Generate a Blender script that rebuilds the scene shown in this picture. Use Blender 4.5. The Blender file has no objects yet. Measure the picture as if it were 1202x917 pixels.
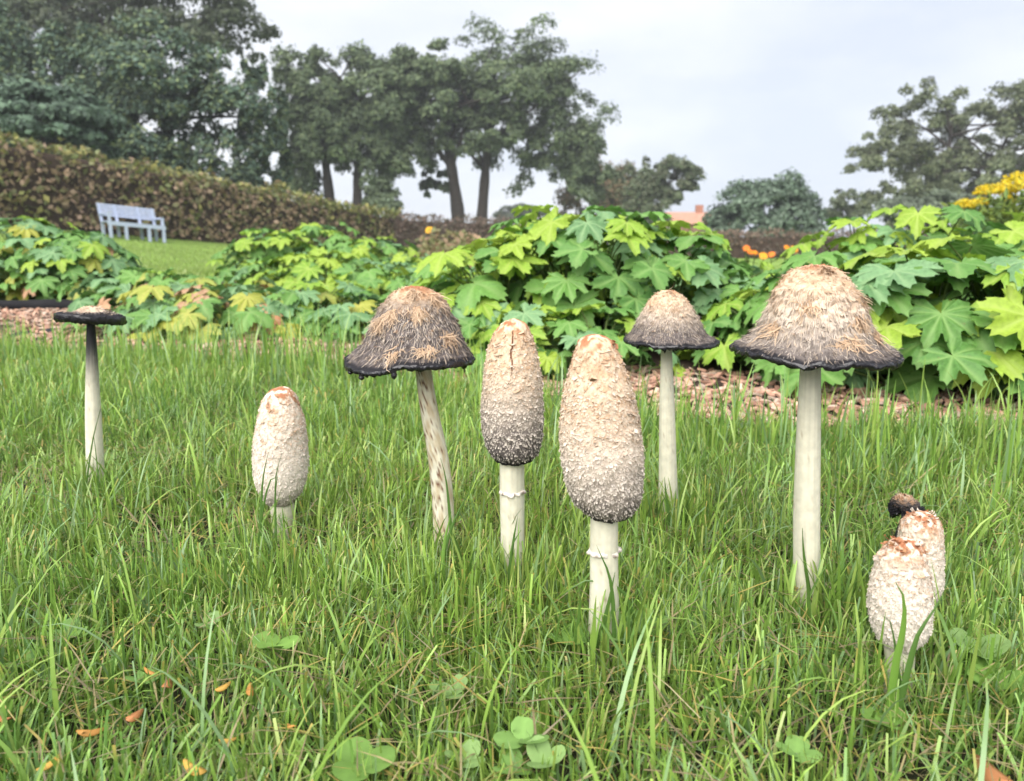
import bpy, math, random
import numpy as np
from mathutils import Vector

# ------------------------------------------------------------------ camera
W0, H0, FPX = 1202.0, 917.0, 903.0          # photograph size and focal length in pixels
CAM_H, PITCH = 0.30, math.radians(11.46)
scene = bpy.context.scene
col = scene.collection
cam_data = bpy.data.cameras.new('camera')
cam = bpy.data.objects.new('camera', cam_data); col.objects.link(cam)
cam.location = (0, 0, CAM_H)
cam.rotation_euler = (math.pi/2 - PITCH, 0, 0)
cam_data.sensor_width = 36.0
cam_data.lens = FPX / W0 * 36.0
cam_data.clip_start = 0.02
cam_data.clip_end = 2000
cam_data.dof.use_dof = True
cam_data.dof.focus_distance = 0.62
cam_data.dof.aperture_fstop = 10.5
scene.camera = cam

# ------------------------------------------------------------------ sky and sun (overcast)
SUN_EL, SUN_ROT = math.radians(50), math.radians(205)
world = bpy.data.worlds.new('World'); scene.world = world; world.use_nodes = True
nt = world.node_tree; nt.nodes.clear()
out = nt.nodes.new('ShaderNodeOutputWorld')
bg = nt.nodes.new('ShaderNodeBackground')
sky = nt.nodes.new('ShaderNodeTexSky'); sky.sky_type = 'NISHITA'; sky.sun_disc = False
sky.sun_elevation = SUN_EL; sky.sun_rotation = SUN_ROT
bgs = nt.nodes.new('ShaderNodeBackground'); bgs.inputs['Strength'].default_value = 0.05
tc = nt.nodes.new('ShaderNodeTexCoord')
mp = nt.nodes.new('ShaderNodeMapping'); mp.inputs['Scale'].default_value = (1.0, 1.0, 2.6)
mp.inputs['Location'].default_value = (0.3, 0.1, 0.4)
nz = nt.nodes.new('ShaderNodeTexNoise'); nz.inputs['Scale'].default_value = 2.2
nz.inputs['Detail'].default_value = 5; nz.inputs['Roughness'].default_value = 0.5
rmp = nt.nodes.new('ShaderNodeValToRGB')
rmp.color_ramp.elements[0].position = 0.40; rmp.color_ramp.elements[0].color = (0.66, 0.71, 0.82, 1)
rmp.color_ramp.elements[1].position = 0.62; rmp.color_ramp.elements[1].color = (0.90, 0.915, 0.95, 1)
mixw = nt.nodes.new('ShaderNodeMixShader'); mixw.inputs['Fac'].default_value = 0.94
nt.links.new(tc.outputs['Generated'], mp.inputs['Vector'])
nt.links.new(mp.outputs['Vector'], nz.inputs['Vector'])
nt.links.new(nz.outputs['Fac'], rmp.inputs['Fac'])
nt.links.new(rmp.outputs['Color'], bg.inputs['Color'])
bg.inputs['Strength'].default_value = 0.235
nt.links.new(sky.outputs['Color'], bgs.inputs['Color'])
nt.links.new(bgs.outputs['Background'], mixw.inputs[1])
nt.links.new(bg.outputs['Background'], mixw.inputs[2])
nt.links.new(mixw.outputs['Shader'], out.inputs['Surface'])

sun_d = bpy.data.lights.new('sun', 'SUN'); sun_d.energy = 1.5; sun_d.angle = math.radians(75)
sun_d.color = (1.0, 0.965, 0.91)
sun = bpy.data.objects.new('sun', sun_d); col.objects.link(sun)
sdir = Vector((math.cos(SUN_EL)*math.sin(SUN_ROT), math.cos(SUN_EL)*math.cos(SUN_ROT), math.sin(SUN_EL)))
sun.rotation_euler = sdir.to_track_quat('Z', 'Y').to_euler()
sun.location = (0, -5, 10)

scene.view_settings.view_transform = 'Standard'
scene.view_settings.look = 'None'
scene.view_settings.gamma = 1.0
scene.view_settings.exposure = 2.35
scene.view_settings.use_curve_mapping = False
scene.cycles.max_bounces = 8
scene.cycles.diffuse_bounces = 4
scene.cycles.transmission_bounces = 4
scene.cycles.transparent_max_bounces = 4
scene.cycles.use_denoising = True
scene.cycles.use_adaptive_sampling = True
scene.cycles.adaptive_threshold = 0.01

# ------------------------------------------------------------------ helpers
RNG = np.random.default_rng(7)
random.seed(7)
CP, SP = math.cos(PITCH), math.sin(PITCH)

def ray(px, py):
    a, b = (px - W0/2)/FPX, -(py - H0/2)/FPX
    return np.array([a, CP + b*SP, -SP + b*CP])
def on_ground(px, py, z=0.0):
    d = ray(px, py); t = (z - CAM_H)/d[2]
    return np.array([0, 0, CAM_H]) + d*t
def at_depth(px, py, Y):
    d = ray(px, py); return np.array([0, 0, CAM_H]) + d*(Y/d[1])

def hash3(ix, iy, iz, seed):
    h = (ix.astype(np.int64)*374761393 + iy.astype(np.int64)*668265263 + iz.astype(np.int64)*2147483647 + seed*1274126177) & 0xffffffff
    h = ((h ^ (h >> 13)) * 1274126177) & 0xffffffff
    h = (h ^ (h >> 16)) & 0xffffffff
    return h.astype(np.float64)/0xffffffff
def noise3(P, seed=0):
    P = np.asarray(P, float)
    i = np.floor(P).astype(np.int64); f = P - i; u = f*f*(3 - 2*f)
    r = 0
    for dx in (0, 1):
        for dy in (0, 1):
            for dz in (0, 1):
                w = (u[..., 0] if dx else 1-u[..., 0])*(u[..., 1] if dy else 1-u[..., 1])*(u[..., 2] if dz else 1-u[..., 2])
                r = r + w*hash3(i[..., 0]+dx, i[..., 1]+dy, i[..., 2]+dz, seed)
    return r*2 - 1
def fbm(P, seed=0, o=3):
    P = np.asarray(P, float); r = 0; a = 1; t = 0
    for k in range(o):
        r = r + a*noise3(P*2**k, seed+k*17); t += a; a *= 0.5
    return r/t
def smooth(a, b, x):
    t = np.clip((np.asarray(x, float)-a)/(b-a), 0, 1); return t*t*(3-2*t)
def lerp(a, b, t):
    return a + (b-a)*t
def unit(v):
    return v/np.maximum(np.linalg.norm(v, axis=-1, keepdims=True), 1e-12)

def mesh_np(name, V, faces, colors=None, smooth_shade=True):
    me = bpy.data.meshes.new(name)
    V = np.asarray(V, np.float32)
    me.vertices.add(len(V)); me.vertices.foreach_set('co', V.ravel())
    loops, starts, n = [], [], 0
    for F in faces:
        F = np.asarray(F, np.int32)
        if len(F) == 0: continue
        k = F.shape[1]
        loops.append(F.ravel()); starts.append(n + np.arange(len(F))*k); n += F.size
    loops = np.concatenate(loops).astype(np.int32); starts = np.concatenate(starts).astype(np.int32)
    me.loops.add(len(loops)); me.loops.foreach_set('vertex_index', loops)
    me.polygons.add(len(starts)); me.polygons.foreach_set('loop_start', starts)
    me.polygons.foreach_set('use_smooth', np.full(len(starts), smooth_shade, bool))
    if colors is not None:
        ca = me.color_attributes.new('Col', 'FLOAT_COLOR', 'POINT')
        c = np.ones((len(V), 4), np.float32); c[:, :3] = np.clip(colors, 0, 1)
        ca.data.foreach_set('color', c.ravel())
    me.update(calc_edges=True)
    return me
def add(name, me, mat=None, parent=None, loc=None):
    o = bpy.data.objects.new(name, me); col.objects.link(o)
    if mat is not None and me is not None:
        if len(me.materials) == 0: me.materials.append(mat)
    if parent is not None: o.parent = parent
    if loc is not None: o.location = tuple(float(c) for c in loc)
    return o
def tag(o, label=None, cat=None, group=None, kind=None):
    if label: o['label'] = label
    if cat: o['category'] = cat
    if group: o['group'] = group
    if kind: o['kind'] = kind
    return o
def thing(name, label, cat, loc, group=None):
    o = bpy.data.objects.new(name, None); col.objects.link(o)
    o.location = tuple(float(c) for c in loc); o.empty_display_size = 0.05
    return tag(o, label, cat, group)

class MB:                                    # collects shapes, builds one mesh
    def __init__(s): s.V, s.F, s.C, s.n = [], {3: [], 4: []}, [], 0
    def put(s, V, faces, c=(1, 1, 1)):
        V = np.asarray(V, float); s.V.append(V)
        for F in faces:
            F = np.asarray(F, int)
            if len(F): s.F[F.shape[1]].append(F + s.n)
        c = np.asarray(c, float); s.C.append(np.broadcast_to(c, (len(V), 3)).copy()); s.n += len(V)
    def box(s, c, half, ax=None, colr=(1, 1, 1)):
        ax = np.eye(3) if ax is None else np.asarray(ax, float)
        g = np.array([[x, y, z] for x in (-1, 1) for y in (-1, 1) for z in (-1, 1)], float)
        V = np.asarray(c, float) + (g*np.asarray(half, float)) @ ax
        s.put(V, [[(0, 1, 3, 2), (4, 6, 7, 5), (0, 4, 5, 1), (2, 3, 7, 6), (0, 2, 6, 4), (1, 5, 7, 3)]], colr)
    def tube(s, pts, rad, m=8, colr=(1, 1, 1), cap=True):
        pts = np.asarray(pts, float); n = len(pts); rad = np.broadcast_to(np.asarray(rad, float), (n,))
        T = unit(np.gradient(pts, axis=0)); ref = np.array([0.31, 0.93, 0.2])
        U = unit(np.cross(T, ref)); Vv = np.cross(T, U)
        th = np.arange(m)*2*math.pi/m
        R = pts[:, None] + rad[:, None, None]*(np.cos(th)[None, :, None]*U[:, None] + np.sin(th)[None, :, None]*Vv[:, None])
        F = grid_faces(n, m, True)
        V = R.reshape(-1, 3); tri = []
        if cap:
            V = np.vstack([V, pts[:1], pts[-1:]]); a, b = n*m, n*m+1
            tri = [(a, j, (j+1) % m) for j in range(m)] + [(b, (n-1)*m+(j+1) % m, (n-1)*m+j) for j in range(m)]
        s.put(V, [F, np.array(tri, int).reshape(-1, 3)], colr)
    def mesh(s, name, smooth_shade=True):
        F = [np.concatenate(f) for f in (s.F[3], s.F[4]) if f]
        return mesh_np(name, np.concatenate(s.V), F, np.concatenate(s.C), smooth_shade)
    def build(s, name, mat, parent=None, smooth_shade=True, loc=None):
        return add(name, s.mesh(name, smooth_shade), mat, parent, loc)
def grid_faces(n, m, wrap):
    i, j = np.meshgrid(np.arange(n-1), np.arange(m if wrap else m-1), indexing='ij')
    i, j = i.ravel(), j.ravel(); k = (j+1) % m
    return np.stack([i*m+j, i*m+k, (i+1)*m+k, (i+1)*m+j], 1)

# ------------------------------------------------------------------ materials
def new_mat(name):
    m = bpy.data.materials.new(name); m.use_nodes = True
    return m, m.node_tree.nodes, m.node_tree.links, m.node_tree.nodes['Principled BSDF']
def vcol_mat(name, rough=0.8, transl=0.0, var=0.0, nscale=40.0, bump=0.0, spec=0.3, coord='Object', sss=0.0):
    """vertex colour with fine noise; optional translucency for leaves"""
    m, N, L, b = new_mat(name)
    at = N.new('ShaderNodeAttribute'); at.attribute_name = 'Col'
    src = at.outputs['Color']
    tcn = N.new('ShaderNodeTexCoord'); n = None
    if var > 0 or bump > 0:
        n = N.new('ShaderNodeTexNoise'); n.inputs['Scale'].default_value = nscale; n.inputs['Detail'].default_value = 4
        L.new(tcn.outputs[coord], n.inputs['Vector'])
    if var > 0:
        mr = N.new('ShaderNodeMapRange'); mr.inputs[1].default_value = 0.25; mr.inputs[2].default_value = 0.75
        mr.inputs[3].default_value = 1-var; mr.inputs[4].default_value = 1+var
        L.new(n.outputs['Fac'], mr.inputs[0])
        mx = N.new('ShaderNodeVectorMath'); mx.operation = 'SCALE'
        L.new(src, mx.inputs[0]); L.new(mr.outputs[0], mx.inputs['Scale']); src = mx.outputs[0]
    L.new(src, b.inputs['Base Color'])
    b.inputs['Roughness'].default_value = rough; b.inputs['Specular IOR Level'].default_value = spec
    if sss > 0:
        b.inputs['Subsurface Weight'].default_value = sss
        b.inputs['Subsurface Radius'].default_value = (1, 0.8, 0.6); b.inputs['Subsurface Scale'].default_value = 0.004
    if bump > 0:
        bp = N.new('ShaderNodeBump'); bp.inputs['Strength'].default_value = bump; bp.inputs['Distance'].default_value = 0.002
        L.new(n.outputs['Fac'], bp.inputs['Height']); L.new(bp.outputs[0], b.inputs['Normal'])
    if transl > 0:
        tr = N.new('ShaderNodeBsdfTranslucent'); ms = N.new('ShaderNodeMixShader'); ms.inputs[0].default_value = transl
        L.new(src, tr.inputs['Color']); o = N['Material Output']
        L.new(b.outputs[0], ms.inputs[1]); L.new(tr.outputs[0], ms.inputs[2]); L.new(ms.outputs[0], o.inputs['Surface'])
    return m
M = {}
M['cap'] = vcol_mat('mushroom_cap', 0.75, var=0.13, nscale=420, bump=0.5, spec=0.25, sss=0.1)
M['ink'] = vcol_mat('wet_black_ink', 0.25, var=0.2, nscale=300, bump=0.5, spec=0.55)
M['scale'] = vcol_mat('mushroom_scale', 0.8, transl=0.15, spec=0.2)
M['stem'] = vcol_mat('mushroom_stem', 0.6, var=0.10, nscale=160, bump=0.25, spec=0.3, sss=0.25)
M['grass'] = vcol_mat('grass_blade', 0.36, transl=0.28, spec=0.55)
M['leafy'] = vcol_mat('tree_leaf', 0.6, transl=0.22, spec=0.25)
M['bark'] = vcol_mat('bark', 0.9, var=0.3, nscale=6, bump=0.6, spec=0.1)
M['plain'] = vcol_mat('small_plant', 0.55, transl=0.2, var=0.12, nscale=60)
M['paint'] = vcol_mat('weathered_paint', 0.6, var=0.12, nscale=14, bump=0.2)
M['chip'] = vcol_mat('wood_chip', 0.85, var=0.2, nscale=90, bump=0.3, spec=0.15)
M['twig'] = vcol_mat('hedge_twig', 0.95, var=0.35, nscale=9, bump=0.8, spec=0.1)
M['brick'] = vcol_mat('brick_and_tile', 0.85, var=0.2, nscale=3, bump=0.3)

def ground_mat():
    m, N, L, b = new_mat('lawn_ground')
    tcn = N.new('ShaderNodeTexCoord')
    n1 = N.new('ShaderNodeTexNoise'); n1.inputs['Scale'].default_value = 0.5; n1.inputs['Detail'].default_value = 6
    n2 = N.new('ShaderNodeTexNoise'); n2.inputs['Scale'].default_value = 60; n2.inputs['Detail'].default_value = 6
    at = N.new('ShaderNodeAttribute'); at.attribute_name = 'Col'
    for n in (n1, n2): L.new(tcn.outputs['Object'], n.inputs['Vector'])
    ad = N.new('ShaderNodeMath'); ad.operation = 'ADD'; L.new(n1.outputs['Fac'], ad.inputs[0]); L.new(n2.outputs['Fac'], ad.inputs[1])
    mr = N.new('ShaderNodeMapRange'); mr.inputs[1].default_value = 0.6; mr.inputs[2].default_value = 1.4
    mr.inputs[3].default_value = 0.65; mr.inputs[4].default_value = 1.35
    L.new(ad.outputs[0], mr.inputs[0])
    sc = N.new('ShaderNodeVectorMath'); sc.operation = 'SCALE'
    L.new(at.outputs['Color'], sc.inputs[0]); L.new(mr.outputs[0], sc.inputs['Scale']); L.new(sc.outputs[0], b.inputs['Base Color'])
    b.inputs['Roughness'].default_value = 0.95; b.inputs['Specular IOR Level'].default_value = 0.1
    bp = N.new('ShaderNodeBump'); bp.inputs['Strength'].default_value = 0.6; bp.inputs['Distance'].default_value = 0.02
    L.new(n2.outputs['Fac'], bp.inputs['Height']); L.new(bp.outputs[0], b.inputs['Normal'])
    return m
M['ground'] = ground_mat()

def leaf_mat(name, c1, c2, cv, transl=0.25):
    """palmate leaf: tone from object random, pale veins from the vertex attribute"""
    m, N, L, b = new_mat(name)
    oi = N.new('ShaderNodeObjectInfo'); at = N.new('ShaderNodeAttribute'); at.attribute_name = 'Col'
    mx = N.new('ShaderNodeMix'); mx.data_type = 'RGBA'
    mx.inputs['A'].default_value = (*c1, 1); mx.inputs['B'].default_value = (*c2, 1)
    L.new(oi.outputs['Random'], mx.inputs['Factor'])
    tcn = N.new('ShaderNodeTexCoord'); n = N.new('ShaderNodeTexNoise'); n.inputs['Scale'].default_value = 22; n.inputs['Detail'].default_value = 4
    L.new(tcn.outputs['Object'], n.inputs['Vector'])
    mr = N.new('ShaderNodeMapRange'); mr.inputs[1].default_value = 0.3; mr.inputs[2].default_value = 0.7
    mr.inputs[3].default_value = 0.82; mr.inputs[4].default_value = 1.18; L.new(n.outputs['Fac'], mr.inputs[0])
    sc = N.new('ShaderNodeVectorMath'); sc.operation = 'SCALE'; L.new(mx.outputs['Result'], sc.inputs[0]); L.new(mr.outputs[0], sc.inputs['Scale'])
    mv = N.new('ShaderNodeMix'); mv.data_type = 'RGBA'; mv.inputs['B'].default_value = (*cv, 1)
    sp = N.new('ShaderNodeSeparateColor'); L.new(at.outputs['Color'], sp.inputs[0])
    L.new(sp.outputs[0], mv.inputs['Factor']); L.new(sc.outputs[0], mv.inputs['A'])
    n3 = N.new('ShaderNodeTexNoise'); n3.inputs['Scale'].default_value = 9; n3.inputs['Detail'].default_value = 6; n3.inputs['Roughness'].default_value = 0.7
    av = N.new('ShaderNodeVectorMath'); av.operation = 'ADD'; L.new(tcn.outputs['Object'], av.inputs[0]); L.new(oi.outputs['Random'], av.inputs[1]); L.new(av.outputs[0], n3.inputs['Vector'])
    m3 = N.new('ShaderNodeMapRange'); m3.inputs[1].default_value = 0.64; m3.inputs[2].default_value = 0.72; m3.inputs[3].default_value = 0; m3.inputs[4].default_value = 0.7; L.new(n3.outputs['Fac'], m3.inputs[0])
    ms3 = N.new('ShaderNodeMix'); ms3.data_type = 'RGBA'; ms3.inputs['B'].default_value = (0.20, 0.17, 0.06, 1)
    L.new(m3.outputs[0], ms3.inputs['Factor']); L.new(mv.outputs['Result'], ms3.inputs['A']); mv = ms3
    L.new(mv.outputs['Result'], b.inputs['Base Color'])
    b.inputs['Roughness'].default_value = 0.55; b.inputs['Specular IOR Level'].default_value = 0.32
    tr = N.new('ShaderNodeBsdfTranslucent'); ms = N.new('ShaderNodeMixShader'); ms.inputs[0].default_value = transl
    L.new(mv.outputs['Result'], tr.inputs['Color']); o = N['Material Output']
    L.new(b.outputs[0], ms.inputs[1]); L.new(tr.outputs[0], ms.inputs[2]); L.new(ms.outputs[0], o.inputs['Surface'])
    return m
LM = {
 'green': leaf_mat('leaf_green', (0.085, 0.20, 0.045), (0.14, 0.29, 0.06), (0.22, 0.36, 0.11)),
 'lime': leaf_mat('leaf_lime', (0.20, 0.35, 0.04), (0.30, 0.42, 0.05), (0.36, 0.46, 0.10), 0.3),
 'blue': leaf_mat('leaf_blue_green', (0.10, 0.21, 0.08), (0.17, 0.31, 0.14), (0.26, 0.40, 0.19)),
 'yellow': leaf_mat('leaf_yellowing', (0.34, 0.35, 0.05), (0.27, 0.33, 0.07), (0.42, 0.40, 0.10)),
 'brown': leaf_mat('leaf_withered', (0.36, 0.24, 0.15), (0.48, 0.20, 0.09), (0.40, 0.28, 0.16), 0.15),
}

# ------------------------------------------------------------------ ground
def ground_z(x, y):
    x, y = np.asarray(x, float), np.asarray(y, float)
    s = -0.17*(x + 9.9)
    s = -0.6 + np.logaddexp(0, (s+0.6)*4)/4          # flat foot of the slope
    s = np.where(s > 4, 4 + np.tanh((s-4)/3)*3, s)
    return smooth(4.0, 20.0, y)*s
# lawn edge (world x, y): grass in front, mulch behind
EDGE = np.array([(-9, 2.9), (-4, 2.4), (-2.2, 2.1), (-1.25, 1.92), (-0.8, 1.82), (-0.37, 1.66), (-0.05, 1.42), (0.24, 1.16), (0.55, 1.08), (0.95, 1.06), (2.0, 1.10), (4, 1.2), (9, 1.5)])
def edge_y(x): return np.interp(x, EDGE[:, 0], EDGE[:, 1])

def axis_vals(lo, hi, near, n_near, n_far, p=3.0):
    a = np.linspace(-near, near, n_near)
    t = np.linspace(0, 1, n_far+1)[1:]**p
    return np.concatenate([(-near - t*(-lo-near))[::-1], a, near + t*(hi-near)])
gx = axis_vals(-160, 160, 16, 90, 24)
gy = np.concatenate([np.linspace(-60, -2, 12), np.linspace(-1.5, 30, 110), 30 + np.linspace(0, 1, 26)[1:]**2*130])
GX, GY = np.meshgrid(gx, gy, indexing='xy')
GZ = ground_z(GX, GY)
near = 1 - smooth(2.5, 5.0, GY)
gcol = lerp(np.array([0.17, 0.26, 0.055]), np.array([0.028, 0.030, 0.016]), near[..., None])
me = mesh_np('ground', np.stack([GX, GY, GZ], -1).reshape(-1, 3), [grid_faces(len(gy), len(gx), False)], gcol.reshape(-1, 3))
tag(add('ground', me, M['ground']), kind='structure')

# mulch bed: a low sheet behind the lawn edge
bx = np.linspace(-7, 7, 141); rows = np.linspace(0, 1, 30)
BX = np.repeat(bx[None], 30, 0); e0 = edge_y(bx)
far_y = np.interp(bx, [-7, -2.6, -1.6, 7], [4.0, 3.6, 5.6, 5.6])
BY = e0[None] + rows[:, None]*(far_y-e0)[None]
bn = fbm(np.stack([BX*6, BY*6, BX*0], -1), 3)
BZ = ground_z(BX, BY) + 0.012*smooth(0, 0.05, rows)[:, None] + 0.004 + 0.006*bn*smooth(0, 0.05, rows)[:, None]
bc = lerp(np.array([0.028, 0.020, 0.016]), np.array([0.06, 0.040, 0.03]), (bn[..., None]+1)/2)
me = mesh_np('mulch_bed', np.stack([BX, BY, BZ], -1).reshape(-1, 3), [grid_faces(30, 141, False)], bc.reshape(-1, 3))
tag(add('mulch_bed', me, M['chip']), kind='structure')

# ------------------------------------------------------------------ mushrooms
def spline(rows, n):
    """Catmull-Rom through rows, resampled evenly along its length"""
    R = np.asarray(rows, float)
    P = np.vstack([2*R[0]-R[1], R, 2*R[-1]-R[-2]]); o = []
    for i in range(1, len(P)-2):
        t = np.linspace(0, 1, 24, endpoint=False)[:, None]
        o.append(0.5*(2*P[i] + (P[i+1]-P[i-1])*t + (2*P[i-1]-5*P[i]+4*P[i+1]-P[i+2])*t**2 + (3*P[i]-P[i-1]-3*P[i+1]+P[i+2])*t**3))
    o = np.vstack(o + [R[-1:]])
    d = np.r_[0, np.cumsum(np.linalg.norm(np.diff(o, axis=0), axis=1))]
    s = np.linspace(0, d[-1], n)
    return np.stack([np.interp(s, d, o[:, k]) for k in range(o.shape[1])], 1)
def rows_to_world(rows, Y):
    """(py, left px, right px) in the vertical plane at depth Y -> (cx, z, r)"""
    o = []
    for py, xl, xr in rows:
        a, b = at_depth(xl, py, Y), at_depth(xr, py, Y)
        o.append(((a[0]+b[0])/2, (a[2]+b[2])/2, (b[0]-a[0])/2))
    return np.array(o)

CREAM, WHITE = np.array([0.61, 0.465, 0.33]), np.array([0.70, 0.63, 0.55])
TAN, RUST = np.array([0.46, 0.27, 0.145]), np.array([0.30, 0.105, 0.045])
GREY, INK = np.array([0.105, 0.088, 0.084]), np.array([0.012, 0.011, 0.014])
STEMC = np.array([0.60, 0.57, 0.45])

def surf(rows, tilt, m, pit):
    """rings -> points (n, m, 3); tilt rolls the rings, rows are (cx, z, r, y)"""
    th = np.arange(m)*2*math.pi/m
    u = np.array([math.cos(tilt), 0, math.sin(tilt)]); v = np.array([0, math.cos(pit), math.sin(pit)])
    c = np.stack([rows[:, 0], rows[:, 3], rows[:, 1]], 1)
    return c[:, None] + rows[:, 2][:, None, None]*(np.cos(th)[None, :, None]*u + np.sin(th)[None, :, None]*v), th

def mushroom(spec):
    S = spec; rng = np.random.default_rng(S['seed'])
    G = on_ground(*S['base']); Y = G[1]
    root = thing('shaggy_inkcap_mushroom', S['label'], 'mushroom', (G[0], Y, 0), S.get('group'))
    o3 = np.array([G[0], Y, 0])
    lean = S.get('lean', 0.0)
    prof = rows_to_world(S['cap'], Y); n = S.get('rings', 105); m = S.get('seg', 132)
    prof = np.column_stack([prof, np.full(len(prof), Y)])
    top = prof[0].copy(); top[1] += 0.12*prof[0, 2] + 0.0004; top[2] = 0.0003
    prof = np.vstack([top, prof])
    R = spline(prof, n); R[:, 2] = np.maximum(R[:, 2]*(0.955 if S['kind'] == 'egg' else 1.0), 0.0002)
    zt, zb = R[0, 1], R[-1, 1]; H = zt - zb
    R[:, 3] += lean*(R[:, 1])                      # lean towards/away from the camera
    t = np.linspace(0, 1, n)                       # along the profile, 0 apex .. 1 rim
    open_ = S['kind'] in ('bell', 'flat')
    tilt, pit = S.get('tilt', 0), S.get('pitch', 0)
    tl = tilt*smooth(0.2, 1.0, t)
    P = np.zeros((n, m, 3)); th = np.arange(m)*2*math.pi/m
    for k in range(n):
        P[k] = surf(R[k:k+1], tl[k], m, pit*t[k])[0][0]
    # large-scale unevenness and shaggy relief
    cs = np.stack([np.broadcast_to(np.cos(th), (n, m)), np.broadcast_to(np.sin(th), (n, m)), np.repeat(t[:, None]*3, m, 1)], -1)
    nrm = lambda P: unit(np.cross(np.roll(P, -1, 1)-np.roll(P, 1, 1), np.gradient(P, axis=0)))
    Nn = nrm(P); cen = P.mean(1, keepdims=True)
    if (Nn*(P-cen)).sum() < 0: Nn = -Nn
    Rm = R[:, 2].max()
    big = fbm(cs*1.3, S['seed'], 3); fine = fbm(cs*np.array([9, 9, 11]), S['seed']+5, 3)
    amp = smooth(0.0, 0.08, t)[:, None]
    P = P + Nn*(amp*(Rm*0.035*big + S.get('relief', 0.0011)*fine))[..., None]
    if open_:                                       # wavy, rolled rim with streaks
        wav = fbm(np.stack([np.cos(th)*2.2, np.sin(th)*2.2, th*0], -1), S['seed']+9, 3)
        w = smooth(0.6, 1.0, t)[:, None]
        P[..., 2] += w*wav[None]*S.get('wave', 0.05)*H
        rib = fbm(np.stack([np.cos(th)*26, np.sin(th)*26, th*0], -1), S['seed']+3, 2)
        P += Nn*(smooth(0.25, 0.8, t)[:, None]*rib[None]*0.0011)[..., None]
        P += Nn*(0.0009*fbm((P-o3)*np.array([330, 330, 330]), S['seed']+4, 2)*amp)[..., None]
    # colours
    pq = (P-o3)/max(Rm, 0.02); cn = fbm(pq*2.6, S['seed']+21, 3); cn2 = fbm(pq*6.0, S['seed']+31, 3)
    tt = t[:, None] + 0.07*cn
    g0, g1, k0, k1 = S['grade']
    wh = S.get('white', 0.0); C = np.broadcast_to(lerp(CREAM, WHITE, wh), (n, m, 3)).copy()
    C = lerp(C, WHITE, (smooth(0.25, 0.7, tt))[..., None]*0.55)
    C = lerp(C, GREY, smooth(g0, g1, tt + 0.10*cn2)[..., None])
    C = lerp(C, INK, smooth(k0, k1, (t[:, None] + 0.015*cn + 0.01*cn2) if open_ else (tt + 0.03*cn2))[..., None])
    C = lerp(C, TAN*1.15, (smooth(0.05, 0.45, cn2+0.3*cn)*smooth(0.75, 0.35, t)[:, None])[..., None]*0.45*(1-0.7*wh))
    r0 = S.get('rust', 0.16); S['rust_t'] = r0
    C = lerp(C, TAN, (smooth(r0*2.2, r0*0.5, t)[:, None]*smooth(-0.35, 0.25, cn2))[..., None]*0.8)
    C = lerp(C, RUST, (smooth(r0*1.4, r0*0.4, t)[:, None]*smooth(-0.12, 0.20, cn2+0.3*cn))[..., None]*0.85)
    mb = MB()
    mb.put(P.reshape(-1, 3)-o3, [grid_faces(n, m, True)], C.reshape(-1, 3))
    apex = P[0].mean(0); mb.put(np.vstack([apex[None]+[[0, 0, 0.0002]], P[0]])-o3, [np.array([(0, 1+j, 1+(j+1) % m) for j in range(m)])], C[0].mean(0))
    cap = mb.build('cap', M['cap'], root)
    # rim and underside
    stem_rows = S['stem']; sw = rows_to_world(stem_rows, Y)
    rs = sw[0, 2]; rim = P[-1]; cr = rim.mean(0); mb = MB()
    axis_up = np.array([0, 0, 1.0]); ring = [rim]
    if S['kind'] == 'flat':
        steps = [(1.015, -0.002), (1.012, -0.006), (0.97, -0.0088), (0.85, -0.0078), (0.5, -0.0065), (rs/R[-1, 2], -0.0075)]
    elif S['kind'] == 'bell':
        q = Rm*0.06
        steps = [(1.012, -0.25*q), (1.015, -0.8*q), (0.985, -1.25*q), (0.945, -1.0*q)] + [(0.90*np.interp(zb+hh_*H, R[::-1, 1], R[::-1, 2])/R[-1, 2], hh_*H-0.004) for hh_ in (0.06, 0.15, 0.3, 0.45)] + [(rs/R[-1, 2]*0.9, 0.5*H)]
    else:
        steps = [(0.975, -0.0016), (0.93, -0.0018), (0.86, 0.0006), (0.8, 0.008), (rs/R[-1, 2]*0.95, 0.014)]
    for f, dz in steps:
        fj = f*(1 + (0.014*fbm(np.stack([np.cos(th)*14, np.sin(th)*14, th*0+dz*900], -1), S['seed']+78, 2) if open_ and f > 0.9 else 0*th))[:, None]
        q = cr + (rim-cr)*fj; q[:, 2] = q[:, 2] + dz
        if S['kind'] == 'bell' and f > 0.9:
            q[:, 2] -= 0.0018*np.maximum(0, fbm(np.stack([np.cos(th)*9, np.sin(th)*9, th*0], -1), S['seed']+77, 2))
        if open_ and f > 0.93: q = q + rng.normal(0, 0.00035, q.shape)*np.array([1, 1, 1.8])
        ring.append(q)
    ring = np.array(ring)
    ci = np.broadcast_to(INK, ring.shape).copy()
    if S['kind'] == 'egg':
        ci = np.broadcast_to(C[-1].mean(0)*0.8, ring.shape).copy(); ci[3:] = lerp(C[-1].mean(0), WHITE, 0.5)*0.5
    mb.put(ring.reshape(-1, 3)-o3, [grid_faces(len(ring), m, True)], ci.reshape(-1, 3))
    under = mb.build('cap_margin', M['ink'] if open_ else M['cap'], root)
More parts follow.
